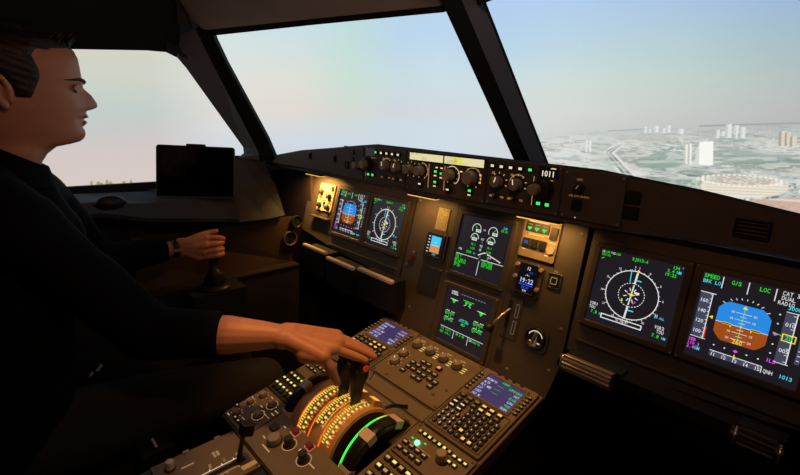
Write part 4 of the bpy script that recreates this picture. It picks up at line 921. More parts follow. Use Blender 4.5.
b = MB(); b.frame(.032, .004, .022, .010, .017, .006, .005, .0055, YL, .004, .003); b.build('legends', t)
for c in range(5): knob(t, -.036 + c * .0175, -.0275, .0062, .009, KNOBD, None, z=.005, base=False)
t = thing('weather_radar_panel', 'dim brown panel with round knobs in front of the speed brake lever', 'control panel', DF @ TR((-.207, -.460, 0))); plate(.107, .112, t)
legs = MB()
for x, y, r in ((-.030, .034, .008), (.016, .034, .009), (-.034, .002, .007), (.020, -.004, .010), (-.026, -.036, .008)):
    knob(t, x, y, r, .011, KNOB, None, z=.005); legs.arc(x, y, r + .0045, .0008, 0, 360, .0053, LEG, 20) if x > 0 else None; ticks(legs, x, y, r + .004, .0053, LEG, 7, -30, 210, .003, .0015)
for x0, y0, w in ((.044, .03, .014), (.044, .02, .012), (-.006, .046, .012), (.0, .015, .01), (-.045, .015, .01), (.04, -.035, .016), (-.04, -.05, .014)): legs.rect(x0, y0, w, .0022, .0053, LEG)
legs.line(.01, .008, .05, .008, .001, .0053, LEG); legs.line(-.005, -.032, .05, -.032, .001, .0053, LEG)
legs.build('legends', t)
for x in (-.012, .004, -.046): button(t, x, -.044 + (x < -.03) * .02, .009, .009, LEG, .005, z=.005)

# ---- level rear deck with the speed brake lever
RF = DF @ TR((-.14, -.5235, -.001)) @ Matrix.Rotation(-TD, 4, 'X')
t = thing('spoiler_scale_panel', 'brown rear panel with a white scale beside a long slot, at the bottom edge', 'control panel', RF @ TR((.0, -.085, 0)))
b = MB(); b.rbox(.017, 0, .134, .168, 0, .005, PEDP, .003, .001)
for x, y in ((-.044, .078), (.078, .078), (-.044, -.02)): b.cyl(x, y, .003, .005, .006, BEZ, 8)
b.build('face_plate', t)
b = MB(); b.box(.040, .050, -.080, .068, .005, .0058, MATTE); b.line(.034, -.080, .034, .060, .0016, .0056, LEGW); b.line(.056, -.080, .056, .050, .0014, .0056, LEG)
for i in range(6): b.line(.029, -.07 + i * .024, .034, -.07 + i * .024, .0016, .0056, LEGW); b.line(.056, -.07 + i * .024, .061, -.07 + i * .024, .0012, .0056, LEG)
b.text('RET', .020, .058, .005, .0056, LEG); b.text('1/2', .018, .032, .005, .0056, LEG); b.text('FULL', .016, .004, .005, .0056, LEG)
b.rect(.068, .066, .012, .030, .0056, em((190, 130, 80), .7)); b.text('SPEED', -.012, .029, .0052, .0056, em((225, 180, 130), .7)); b.text('BRAKE', -.012, .022, .0052, .0056, em((225, 180, 130), .7)); b.rect(-.008, -.026, .004, .024, .0056, em((190, 140, 95), .6), Matrix.Identity(4))
b.build('scale', t)
t2 = thing('speed_brake_lever', 'black speed brake lever with a flat wide grip standing at the front of its slot', 'lever', RF @ TR((.045, -.030, .005)))
b = MB(); b.tube([(0, 0, -.002), (.002, .004, .03), (.007, .010, .070)], [.0062, .0048, .0048], DARK, 10); b.build('shaft', t2)
b = MB(); b.prism([(-.010, -.010), (-.007, -.012), (.007, -.012), (.010, -.010), (.014, .010), (.010, .014), (-.010, .014), (-.014, .010)], 0, .024, DARK, TR((.008, .011, .062)) @ Matrix.Rotation(-.25, 4, 'X')); o = b.build('grip', t2); m = o.modifiers.new('bevel', 'BEVEL'); m.width = .003; m.segments = 2
knob(t, -.022, -.055, .0085, .018, mat('knob_pale', (.7, .58, .5, 1), .4), None, z=.005, name='guarded_knob', label='pale round knob')
for i in range(2):
    b = MB(); b.box(-.003, .003, -.006, .006, 0, .004, KNOB); o = b.build('deck_latch', t); o.location = (-.053, .05 - i * .065, 0)

# ---- engine master panel behind the quadrant
t = thing('engine_master_panel', 'centre rear panel with two red guarded switches and round selectors', 'control panel', DF @ TR((-.027, -.515, -.0)))
b = MB(); b.rbox(0, .046, .246, .098, 0, .005, PEDP, .003, .001); b.build('face_plate', t)
legs = MB()
for x0, y0 in ((-.048, .083), (.008, .083)):
    legs.frame(x0, y0, .022, .018, .018, .014, .005, .0056, em((230, 120, 90), .9), .002, .001)
    b = MB(); b.rbox(0, 0, .016, .012, 0, .008, mat('red_plastic', (.25, .02, .012, 1), .4), .002, .001); o = b.build('fire_light', t); o.location = (x0, y0, .005)
    knob(t, x0 + .018, y0 - .026, .010, .020, KNOBD, None, z=.005, name='master_switch'); legs.arc(x0 + .018, y0 - .026, .0155, .0016, 0, 360, .0054, em((210, 150, 110), .8), 20)
    for q in range(3): legs.rect(x0 - .008 + q * .008, y0 - .018, .004, .006, .0054, LEGW)
knob(t, -.062, .040, .014, .014, KNOB, None, z=.005, name='mode_selector', ang=120)
button(t, -.095, .058, .020, .018, None, .006, z=.005, name='blank_switch')
for x0, y0, w in ((-.08, .075, .008), (-.06, .018, .03), (-.09, .03, .012), (.05, .06, .02)): legs.rect(x0, y0, w, .0025, .0054, LEG)
legs.build('legends', t)

# ---- panels behind the right keypad unit
t = thing('radio_panel', 'radio panel with a glowing green light and pale round knob behind the right keypad unit', 'control panel', DF @ TR((.183, -.278, 0))); plate(.150, .088, t)
b = MB(); b.cyl(0, 0, .0050, 0, .003, em((60, 255, 120), 12), 14); o = b.build('green_light', t, 'bright green indicator light'); o.location = (-.042, .001, .005)
knob(t, .022, .004, .011, .020, mat('knob_pale2', (.42, .34, .28, 1), .4), None, z=.005, name='tuning_knob', label='pale round knob')
for c in range(7): button(t, -.056 + c * .013, .026, .010, .010, YL if c % 3 else LEG, .004, z=.005, base=CDUK, lh=.6)
for i in range(5): button(t, .036 + (i % 3) * .013, .024 - (i // 3) * .016, .010, .009, YL, .004, z=.005, base=CDUK, lh=.5)
for i in range(8): button(t, -.060 + (i % 4) * .017, -.014 - (i // 4) * .017, .013, .011, LEG, .005, z=.005, base=CDUK)
b = MB(); b.line(-.06, -.006, .0, -.006, .001, .0054, LEG); b.rect(-.058, .004, .006, .003, .0054, em((70, 230, 110), 1)); b.rect(-.028, .010, .006, .003, .0054, em((70, 230, 110), 1)); b.build('legends', t)
t = thing('audio_control_panel', 'audio panel with lit captions right of the throttle beside the trim wheel', 'control panel', DF @ TR((.183, -.376, 0))); plate(.150, .098, t)
for r in range(3):
    for c in range(7): button(t, -.058 + c * .0185, .034 - r * .024, .015, .014, YL if (r * 3 + c) % 2 else LEG, .006, z=.005, base=CDUK, lh=.42)
for c in range(6): knob(t, -.05 + c * .019, -.036, .007, .010, KNOBD, None, z=.005, base=False)

# ================================================================== throttle quadrant
AX = Matrix.Translation((0, -.412, -.377)) @ Matrix(((0, 0, 1, 0), (1, 0, 0, 0), (0, 1, 0, 0), (0, 0, 0, 1)))   # lathe axis z -> world x; local x -> y, local y -> z
t = thing('throttle_quadrant', 'rounded throttle quadrant with glowing orange and yellow graduated sectors', 'throttle quadrant', TR((-.035, -.412, -.377)))
QL = AX.copy(); QL.translation = (0, 0, 0)
A0, A1 = math.radians(10), math.radians(170)
COP = mat('copper_cover', (.72, .42, .19, 1), .4, noise=.12, scale=80); COPD = mat('copper_groove', (.12, .06, .03, 1), .5)
YT = em((255, 214, 90), 1.0); OR = em((255, 150, 50), .9); YG_ = em((200, 235, 60), 1)
def drumpart(name, segs, r_in=.03, label=None):
    b = MB(); prof = []
    for r, z, mt in segs: prof.append((r, z))
    for i in range(len(segs) - 1): b.lathe([(segs[i][0], segs[i][1]), (segs[i + 1][0], segs[i + 1][1])], segs[i][2], QL, 44, True, A0, A1)
    for e in (segs[0], segs[-1]): b.lathe([(r_in, e[1]), (e[0], e[1])], COPD, QL, 44, False, A0, A1)
    return b.build(name, t, label)
def onarc(b, x, r, adeg, w, l, mt):   # small plate lying on the drum at angle adeg
    a = math.radians(adeg); T_ = QL @ Matrix.Rotation(a, 4, 'Z') @ TR((r, 0, x)) @ Matrix.Rotation(pi / 2, 4, 'Y')
    b.rect(0, 0, w, l, 0, mt, T_)
# x measured from -.035: drum spans world -.128 .. +.058
R_ = .093
drumpart('left_cover', [(R_ - .004, -.100, COP), (R_ - .001, -.098, COP), (R_ - .001, -.070, COP), (R_ - .006, -.069, COPD), (R_ - .006, -.064, COPD)])
drumpart('left_sector', [(R_, -.0635, COP), (R_ + .001, -.062, COP), (R_ + .001, -.026, COP), (R_ - .008, -.025, COPD), (R_ - .008, -.021, COPD)])
drumpart('centre_sector', [(R_ + .001, -.0205, COP), (R_ + .002, -.019, COP), (R_ + .002, .014, COP), (R_ - .008, .015, COPD), (R_ - .008, .019, COPD)])
drumpart('right_sector', [(R_ + .001, .0195, COP), (R_ + .002, .021, COP), (R_ + .002, .060, COP), (R_ - .004, .062, COPD)])
def grads(name, x0, x1, r, a0, a1, n, cols):
    b = MB()
    for i in range(n):
        a = a0 + (a1 - a0) * i / (n - 1)
        onarc(b, x0, r, a, .006 if i % 3 else .010, .0024, cols[0])
        if i % 2 == 0: onarc(b, x1, r, a, .007, .004, cols[1])
    return b.build(name, t)
for nm, xa, xb in (('left_scale', -.056, -.034), ('centre_scale', -.012, .006), ('right_scale', .028, .046)):
    b = MB()
    for k in range(30):
        a = 62 + k * 3.4
        if nm == 'centre_scale' and (a < 80 or a > 138): continue
        if nm == 'right_scale' and a > 152: continue
        onarc(b, xa, R_ + .0028, a, .008 if k % 4 else .013, .0026, YT if k % 5 else YG_)
        if k % 2: onarc(b, (xa + xb) / 2 + .003, R_ + .0028, a, .0075, .0045, em((255, 226, 120), 1))
        if k % 3: onarc(b, xb, R_ + .0028, a, .006, .0024, OR)
    if nm == 'centre_scale':
        for xx in (xa - .004, xb + .004):
            for k in range(20): onarc(b, xx, R_ + .0030, 80 + k * 3, .0012, .0052, YT)
    b.build(nm, t, 'glowing yellow graduations')
# light that leaks from the backlit slots
for x, a in ((-.095, 100), (-.0475, 118), (-.047, 85), (.002, 100), (.03, 80)):
    pass
b = MB()
for xg in (-.067, -.023, .017):
    for k in range(34): onarc(b, xg, R_ - .0045, 50 + k * 3.4, .0030, .0056, em((255, 150, 50), 6))
b.build('lit_slots', t, 'orange lit slots between the sectors')
# front brackets where the levers leave the drum
b = MB()
for x0 in (-.046, -.006, .036):
    T_ = QL @ Matrix.Rotation(math.radians(62), 4, 'Z') @ TR((R_ + .004, 0, x0))
    b.box(-.008, .010, -.012, .012, -.014, .014, COP, T_, b=0)
    b.box(.0102, .0108, -.008, .008, -.010, .010, em((255, 180, 80), 1), T_)
b.build('lever_shoes', t)
def wheel(x, lb, rings, w, r):
    t = thing('pitch_wheel', lb, 'trim wheel', TR((x, -.412, -.377)), 'pitch trim wheels on both sides of the throttle')
    b = MB(); h = w / 2
    b.lathe([(.012, -h * .6), (r - .022, -h * .6), (r - .016, -h), (r - .003, -h), (r, -h + .003), (r, h - .003), (r - .003, h), (r - .016, h), (r - .022, h * .6), (.012, h * .6), (.012, -h * .6)], mat('wheel_black', (.012, .010, .010, 1), .35), QL, 64); b.build('wheel', t)
    for a in (20, 66, 112, 158, 204, 250, 296, 342):
        T_ = QL @ Matrix.Rotation(math.radians(a), 4, 'Z'); b = MB()
        b.box(r - .016, r + .0008, -.011, .011, -h - .0006, h + .0006, mat('wheel_mark', (.85, .68, .62, 1), .5), T_, b=0); b.build('white_mark', t)
    b = MB(); b.lathe([(0, -h * .6 - .004), (.018, -h * .6 - .004), (.018, h * .6 + .004), (0, h * .6 + .004)], KNOBD, QL, 20); b.build('hub', t)
    return t
wheel(-.146, 'black trim wheel with white marks on the left side of the throttle quadrant', 1, .022, .103)
wheel(.080, 'large black trim wheel with white marks on the right side of the throttle quadrant', 1, .030, .103)
t = thing('trim_scale', 'curved trim scale glowing green along the left edge of the right trim wheel', 'scale', TR((.061, -.412, -.377)))
b = MB(); b.lathe([(R_ - .02, -.0035), (R_ + .0035, -.0035), (R_ + .0035, .0035), (R_ - .02, .0035)], COPD, QL, 60, True, math.radians(40), math.radians(170)); b.build('band', t)
b = MB(); b.lathe([(R_ + .0045, -.0032), (R_ + .0045, .003)], em((50, 225, 70), 1.6), QL, 40, True, math.radians(86), math.radians(168)); b.build('green_band', t, 'glowing green band')
b = MB(); b.lathe([(R_ + .0045, -.0032), (R_ + .0045, .003)], em((190, 225, 70), 1.2), QL, 20, True, math.radians(52), math.radians(86)); b.build('yellow_band', t, 'yellow green end of the band')
GP = bpy.data.lights.new('quadrant_glow', 'AREA')
for x, z, y, e in ((-.08, -.262, -.43, .10), (.01, -.262, -.43, .10)):
    pass
# thrust levers -----------------------------------------------------
def lever(x, lb, red):
    t = thing('thrust_lever', lb, 'thrust lever', TR((x, -.412, -.377)), 'pair of thrust levers')
    b = MB(); T_ = QL @ Matrix.Rotation(math.radians(86), 4, 'Z')
    vs = []; prof = [(.06, -.014, .0035), (.10, -.013, .0045), (.135, -.016, .007), (.158, -.024, .011), (.176, -.022, .013), (.186, -.008, .012)]
    prof2 = [(.06, .014), (.10, .013), (.135, .013), (.158, .016), (.176, .016), (.186, .006)]
    for (r, y0, hw), (r2, y1) in zip(prof, prof2): vs += [(r, y0, -hw), (r, y1, -hw), (r, y1, hw), (r, y0, hw)]
    fs = [(0, 1, 2, 3), (20, 23, 22, 21)]
    for i in range(5):
        for k in range(4): fs.append((i * 4 + k, i * 4 + 4 + k, i * 4 + 4 + (k + 1) % 4, i * 4 + (k + 1) % 4))
    b.add(vs, fs, DARK, T=T_); o = b.build('arm', t); m = o.modifiers.new('bevel', 'BEVEL'); m.width = .003; m.segments = 2
    b = MB(); b.lathe([(0, -.019), (.010, -.019), (.014, -.015), (.015, 0), (.014, .015), (.010, .019), (0, .019)], DARK, T_ @ TR((.186, -.004, 0)), 24); b.build('grip', t)
    b = MB(); b.tube([tuple(T_ @ Vector(p)) for p in ((.150, -.026, .012 * red), (.162, -.034, .014 * red), (.172, -.032, .014 * red), (.180, -.022, .0145 * red), (.180, -.010, .0165 * red))], .0018, SILV, 6); b.build('silver_edge', t, 'thin silver edge')
    b = MB(); b.lathe([(0, 0), (.0075, 0), (.0075, .003), (.0060, .0045), (0, .0045)], mat('red_button', (.55, .05, .03, 1), .35, emis=rgb(200, 50, 25), es=.35), T_ @ TR((.186, -.004, .019 * red)) @ Matrix.Rotation(0 if red > 0 else pi, 4, 'X'), 16); b.build('disconnect_button', t, 'red button')
lever(-.058, 'thrust lever next to the fingers, the left one of the pair', -1)
lever(-.013, 'thrust lever with red round button facing right, the right one of the pair', 1)
t = thing('reverse_lever', 'small black lever with silver pin ahead of the red thrust button', 'lever', TR((.055, -.355, -.286)))
b = MB(); b.tube([(-.02, -.01, 0), (0, .0, .012), (.028, .016, .016)], [.004, .0045, .005], DARK, 8); b.build('arm', t); b = MB(); b.tube([(-.016, -.012, .002), (-.022, -.02, .012)], .002, SILV, 6); b.build('pin', t)

# ================================================================== left side: tablet, vents, side console, sidestick
TQ = (-0.8825, -0.4182, 0.1373, 1.0252, -0.1543, 0.0196)  #@TQ
t = thing('tablet', 'black switched-off tablet mounted in front of the left side window', 'tablet', TR(TQ[:3]) @ rot3(*TQ[3:]).to_4x4() @ Matrix.Rotation(pi / 2, 4, 'X'))
b = MB(); b.rbox(0, 0, .249, .174, -.004, .004, mat('tablet_case', (.02, .02, .022, 1), .5), .010, .0015, n=5); b.build('case', t)
b = MB(); b.rbox(0, 0, .239, .164, .004, .0046, mat('tablet_glass', (.004, .004, .005, 1), .08, spec=.25), .006, .0003); b.build('glass', t)
b = MB()
for k, (x0, y0, x1, y1) in enumerate(((-.118, .0860, .118, .0860), (-.118, -.0860, .118, -.0860), (.1235, -.078, .1235, .078), (-.1235, -.078, -.1235, .078))): b.line(x0, y0, x1, y1, .0012, .0042, ALU)
b.build('edge_trim', t, 'thin silver edge')
b = MB(); b.box(-.03, .03, .084, .093, -.004, .010, DARK, b=.002); b.build('top_clamp', t)
b = MB(); b.tube([(0, 0, -.004), (-.0, -.02, -.05), (-.01, -.03, -.09)], .008, DARK); b.cyl(0, 0, .022, -.012, -.004, DARK); b.build('mount_arm', t)
def console_side(s):
    cw = 'left' if s < 0 else 'right'
    t = thing('side_console', 'dark side console below the window ledge beside the ' + ('captain' if s < 0 else 'right seat'), 'console')
    b = MB(); x0, x1 = sorted((s * .855, s * 1.02)); b.box(x0, x1, -1.5, -.04, -.80, -.262, SHELLD, b=0); b.build('body', t)
    b = MB(); b.box(*sorted((s * .850, s * 1.02)), -1.5, -.04, -.2615, -.255, mat('console_top', (.035, .025, .02, 1), .55, noise=.1)); b.build('top_plate', t)
    b = MB(); b.add([(s * .905, -.62, -.254), (s * .905, -.045, -.254), (s * .885, -.045, -.06), (s * .885, -.16, -.055), (s * .905, -.40, -.075), (s * .93, -.62, -.07)], [(0, 1, 2, 3, 4, 5)], mat('side_panel', (.06, .036, .028, 1), .6, noise=.12)); solid(b.build('upright_panel', t), .006, 1)
console_side(-1); console_side(1)
for (x, y, z, r, lb) in ((-.885, -.055, -.150, .030, 'large round black air vent on the brown side panel left of the table leaves'), (-.872, -.032, -.080, .024, 'smaller round black air vent above the large vent left of the instrument panel')):
    t = thing('air_vent', lb, 'vent', TR((x, y - .01, z)) @ Matrix.Rotation(pi / 2, 4, 'Y'))
    b = MB(); b.lathe([(r * .8, .0), (r * .82, .010), (r, .013), (r * 1.06, .010), (r * 1.08, 0)], BEZ if r > .025 else DARK, None, 28); b.build('rim', t); b = MB(); b.cyl(0, 0, r * .8, -.001, .003, MATTE, 24); b.box(-r * .75, r * .75, -.002, .002, .003, .007, DARK); b.build('shutter', t)
b = MB(); b.add([tuple(v) for v in ()], [], DARK)
b.lathe([(0, -.02), (.030, -.018), (.043, -.006), (.045, .004), (.035, .014), (0, .018)], DARK, Matrix.Rotation(pi / 2, 4, 'Y') @ Matrix.Scale(.62, 4, (1, 0, 0)), 26)
o = b.build('ledge_vent'); o.location = (-.925, -.668, .045); tag(o, 'black oval knob on the grey ledge under the left side window', 'knob')
STICK = Vector((-.800, -.405, -.150))
def sidestick(P, lb):
    t = thing('sidestick', lb, 'control stick', TR(P))
    b = MB(); b.lathe([(0, -.105), (.055, -.105), (.052, -.098), (.040, -.090), (0, -.090)], KNOBD, None, 24); b.build('base', t)
    b = MB(); b.lathe([(.038, -.092), (.034, -.082), (.036, -.075), (.028, -.066), (.030, -.060), (.020, -.048), (.018, -.040), (0, -.040)], DARK, None, 20); b.build('rubber_boot', t)
    b = MB(); b.tube([(0, 0, -.045), (0, 0, -.01), (.0, .004, .03), (0, .012, .058), (0, .016, .072)], [.015, .015, .0165, .019, .013], DARK, 14); b.build('grip', t)
    b = MB(); b.tube([(0, .016, .070), (0, .030, .082)], [.006, .005], DARK, 8); b.build('trigger', t); b = MB(); b.cyl(0, 0, .005, 0, .004, mat('red_plastic', (.25, .02, .012, 1), .4), 10); o = b.build('button', t); o.location = (-.006, .008, .074)
    return t
sidestick(STICK, 'black sidestick held in the left hand of the person')
for s in (-1, 1):
    t = thing('stick_pedestal', 'dark block under the ' + ('held' if s < 0 else 'right') + ' sidestick', 'stand', TR((s * .80, -.405, -.26)))
    b = MB(); b.box(*sorted((s * -.055, s * .046)), -.09, .09, -.55, .0045, SHELLD); b.build('body', t)
sidestick(Vector((.80, -.405, -.150)), 'black sidestick beside the empty right seat')
# ---- seats
def seat(x, lb):
    t = thing('pilot_seat', lb, 'seat', TR((x, -.98, -.46)))
    def cush(nm, bx, lb_=None):
        b = MB(); b.box(*bx, SEAT); o = b.build(nm, t, lb_); m = o.modifiers.new('b', 'BEVEL'); m.width = .03; m.segments = 4
        for p in o.data.polygons: p.use_smooth = True
        return o
    cush('seat_cushion', (-.24, .24, -.20, .30, -.12, -.005)); cush('backrest', (-.22, .22, -.20, -.09, -.0, .60)); cush('headrest', (-.12, .12, -.21, -.11, .63, .80))
    b = MB(); b.box(-.20, .20, -.2, .2, -.28, -.13, DARK); b.box(-.08, .08, -.1, .1, -.36, -.28, DARK); b.build('base', t)
    s = 1 if x < 0 else -1; b = MB(); b.box(*sorted((s * .195, s * .255)), .205, .275, .020, .070, MATTE, b=.004); b.build('side_latch', t)
    b = MB(); b.box(*sorted((s * .208, s * .242)), .238, .2425, .0702, .0715, mat('white_paint', (.8, .8, .8, 1), .5)); b.build('latch_mark', t, 'thin pale line')
seat(-.53, 'black pilot seat under the seated person'); seat(.53, 'black empty pilot seat on the right side')

# ================================================================== the seated person
def ball(b, c, r, mt, n=12, sc=(1, 1, 1)):
    prof = [(r * math.sin(pi * i / n), -r * math.cos(pi * i / n)) for i in range(n + 1)]; b.lathe(prof, mt, TR(c) @ Matrix.Diagonal((sc[0], sc[1], sc[2], 1)), 2 * n)
def caps(b, pts, mt, n=12):
    for (p, r), (q, r2) in zip(pts, pts[1:]): b.tube([p, q], [r, r2], mt, 16)
    for p, r in pts: ball(b, p, r, mt, 8)
def organic(b, voxel, smooth, fac=.5):
    me = bpy.data.meshes.new('tmp'); me.from_pydata(b.v, [], b.f); o = bpy.data.objects.new('tmp', me); COL.objects.link(o)
    m = o.modifiers.new('r', 'REMESH'); m.mode = 'VOXEL'; m.voxel_size = voxel; m = o.modifiers.new('s', 'SMOOTH'); m.factor = fac; m.iterations = smooth
    e = bpy.data.meshes.new_from_object(o.evaluated_get(bpy.context.evaluated_depsgraph_get()))
    vs = [tuple(v.co) for v in e.vertices]; fs = [tuple(p.vertices) for p in e.polygons]
    bpy.data.objects.remove(o); bpy.data.meshes.remove(e); return vs, fs
OR_ = Vector((-.53, -.95, -.46))
P = thing('person', 'person in a black long sleeved sweater seated left, right hand on the thrust levers', 'person', TR(OR_))
def off(vs): return [(x - OR_.x, y - OR_.y, z - OR_.z) for x, y, z in vs]
# --- head: slices up the neck, jaw, face and skull
ZS = [.10, .16, .19, .218, .235, .249, .255, .260, .266, .274, .283, .290, .296, .300, .304, .307, .311, .315, .320, .325, .329, .333, .337, .343, .350, .359, .366, .372, .377, .382, .388, .395, .405, .417, .430, .447, .459, .468, .474, .478]
FR = {.10: -.885, .16: -.872, .19: -.862, .218: -.854, .235: -.843, .249: -.826, .255: -.800, .260: -.784, .266: -.7765, .274: -.7725, .283: -.7725, .290: -.7755, .300: -.7755, .311: -.7745, .325: -.7735, .329: -.772, .337: -.774, .350: -.775, .359: -.775, .366: -.775, .372: -.774, .382: -.7675, .388: -.768, .395: -.7695, .417: -.771, .430: -.772, .447: -.777, .459: -.790, .468: -.808, .474: -.830, .478: -.865}
BK = {.10: -.99, .16: -.975, .19: -.965, .235: -.960, .26: -.962, .30: -.968, .34: -.978, .38: -.985, .42: -.980, .447: -.962, .459: -.948, .468: -.930, .474: -.908, .478: -.885}
WD = {.10: .075, .16: .062, .19: .058, .235: .057, .255: .052, .266: .054, .283: .059, .30: .0625, .33: .068, .36: .0715, .38: .0725, .40: .0745, .42: .0735, .44: .066, .459: .052, .468: .040, .474: .026, .478: .004}
NO = {.300: 0, .323: .0, .327: .010, .331: .025, .336: .0298, .342: .0300, .350: .0262, .359: .0215, .366: .0145, .372: .008, .377: .003, .382: 0}
def itp(D, z):
    k = sorted(D); return float(np.interp(z, k, [D[q] for q in k]))
YC = -.880; NA = 72
def headpt(z, a, o=0):
    s, c = math.sin(a), math.cos(a)                     # a=0 -> face front
    yf, yb, w = itp(FR, z), itp(BK, z), itp(WD, z); rf = (yf - YC) if c > 0 else (YC - yb)
    if z < .235 and False: pass
    e = 2.35 if c > 0 and .25 < z < .44 else 2.05
    rr = 1 / ((abs(s) / 1) ** e + abs(c) ** e) ** (1 / e)
    x = rr * s * (w + o); y = YC + rr * c * (rf + o)
    if c > 0:
        n = itp(NO, z); sg = .0085 + .0085 * max(0, min(1, (.372 - z) / .035))
        y += n * math.exp(-(x / sg) ** 2) if z >= .320 and z < .383 else 0
        for sx in (-1, 1):   # eye sockets, cheeks, mouth corners
            y -= .0105 * math.exp(-((x - sx * .031) / .014) ** 2 - ((z - .369) / .010) ** 2)
            y += .004 * math.exp(-((x - sx * .032) / .018) ** 2 - ((z - .385) / .006) ** 2)
            y -= .004 * math.exp(-((x - sx * .030) / .010) ** 2 - ((z - .307) / .010) ** 2)
            y += .003 * math.exp(-((x - sx * .044) / .014) ** 2 - ((z - .345) / .014) ** 2)
            x += sx * .0 
        lp = itp({.287: 0, .292: .0005, .297: .006, .300: .0085, .3035: .0065, .3065: .0005, .310: .0075, .314: .0105, .319: .0075, .325: .003, .329: 0}, z)
        y += lp * math.exp(-(abs(x) / .020) ** 2.6)
        y -= .0022 * math.exp(-((x) / .016) ** 2 - ((z - .2885) / .004) ** 2)
    return (-.53 + x, y, z)
zz = []
for a_, b_ in zip(ZS, ZS[1:]): n_ = max(1, int((b_ - a_) / .0045)); zz += [a_ + (b_ - a_) * i / n_ for i in range(n_)]
zz.append(ZS[-1]); hv = [headpt(z, 2 * pi * k / NA) for z in zz for k in range(NA)]
hf = [(i * NA + k, i * NA + (k + 1) % NA, (i + 1) * NA + (k + 1) % NA, (i + 1) * NA + k) for i in range(len(zz) - 1) for k in range(NA)] + [tuple((len(zz) - 1) * NA + k for k in range(NA))]
body = MB(); body.add(off(hv), hf, SKIN, True)
# ears
for sx in (-1, 1):
    e = MB(); c0 = Vector((-.53 + sx * .076, -.912, .353))
    pts = [(c0 + Vector((sx * (.006 + .006 * math.sin(q)), -.017 * math.cos(q) - .004 * math.sin(q) , .031 * math.sin(q) + .002)), .0050) for q in [i * pi / 9 - .9 for i in range(0, 14)]]
    caps(e, [(tuple(p), r) for p, r in pts], SKIN); caps(e, [(tuple(c0 + Vector((-sx * .004, .012, .014))), .006), (tuple(c0 + Vector((sx * .002, -.006, .0))), .008), (tuple(c0 + Vector((0, .008, -.024))), .0068)], SKIN); caps(e, [(tuple(c0 + Vector((sx * .003, .010, -.004))), .0045), (tuple(c0 + Vector((sx * .004, .012, .006))), .004)], SKIN)
    v_, f_ = organic(e, .0022, 3); body.add(off(v_), f_, SKIN, True)
# hands: joints measured in metres
J = dict(wr=(-.115, -.505, -.130), iM=(-.075, -.414, -.144), mM=(-.055, -.421, -.147), rM=(-.041, -.443, -.150), pM=(-.036, -.474, -.155), iP=(-.043, -.383, -.161), iD=(-.028, -.369, -.170), iT=(-.016, -.361, -.177), mP=(-.026, -.393, -.160), mD=(-.008, -.379, -.168), mT=(.004, -.370, -.175), rP=(-.016, -.416, -.163), rD=(-.003, -.402, -.170), rT=(.005, -.394, -.175), pP=(-.025, -.466, -.177), pD=(-.022, -.458, -.199), pT=(-.020, -.451, -.216), tC=(-.125, -.477, -.146), tM=(-.11, -.42, -.165), tI=(-.09, -.378, -.202), tT=(-.075, -.368, -.224))
V = {k: Vector(v) for k, v in J.items()}
h = MB(); el = Vector((-.285, -.735, -.118)); fa = V['wr'].lerp(el, .45)
caps(h, [(tuple(el), .043), (tuple(fa), .040), (tuple(V['wr'].lerp(el, .22)), .031), (tuple(V['wr'].lerp(el, .06)), .0235), (tuple(V['wr']), .023)], SKIN)
sd = (V['pM'] - V['iM']).normalized() * .010
caps(h, [(tuple(V['wr'].lerp(el, .05) + sd), .0225), (tuple(V['wr'] + sd), .022)], SKIN); caps(h, [(tuple(V['wr'].lerp(el, .05) - sd), .0225), (tuple(V['wr'] - sd), .022)], SKIN)
for f, rb in (('i', .0155), ('m', .016), ('r', .0155), ('p', .0150)):
    w0 = V['wr'] + (V['pM'] - V['iM']).normalized() * {'i': -.014, 'm': -.005, 'r': .005, 'p': .013}[f]
    caps(h, [(tuple(w0), .020), (tuple(w0.lerp(V[f + 'M'], .5)), .0178), (tuple(V[f + 'M']), rb)], SKIN)
for a_, b_ in (('i', 'm'), ('m', 'r'), ('r', 'p')):
    caps(h, [(tuple(V['wr']), .019), (tuple((V[a_ + 'M'] + V[b_ + 'M']) / 2 + (V['wr'] - V['mM']).normalized() * .008), .0145)], SKIN)
hyp = V['wr'].lerp(V['pM'], .45) + Vector((.008, -.006, -.014)); caps(h, [(tuple(V['wr'] + Vector((.006, .006, -.006))), .018), (tuple(hyp), .020), (tuple(V['pM'] + Vector((0, 0, -.004))), .015)], SKIN)
for f, (r0, r1, r2, r3) in (('i', (.0105, .0098, .0086, .0076)), ('m', (.0108, .0100, .0088, .0078)), ('r', (.0103, .0095, .0085, .0074)), ('p', (.0125, .0112, .0100, .0086)), ('t', (.017, .0125, .0110, .0090))):
    L_ = [V[f + q] for q in (('M', 'P', 'D', 'T') if f != 't' else ('C', 'M', 'I', 'T'))]; caps(h, [(tuple(p), r) for p, r in zip(L_, (r0, r1, r2, r3))], SKIN)
v_, f_ = organic(h, .0021, 5, .5); body.add(off(v_), f_, SKIN, True)
nail = MB()
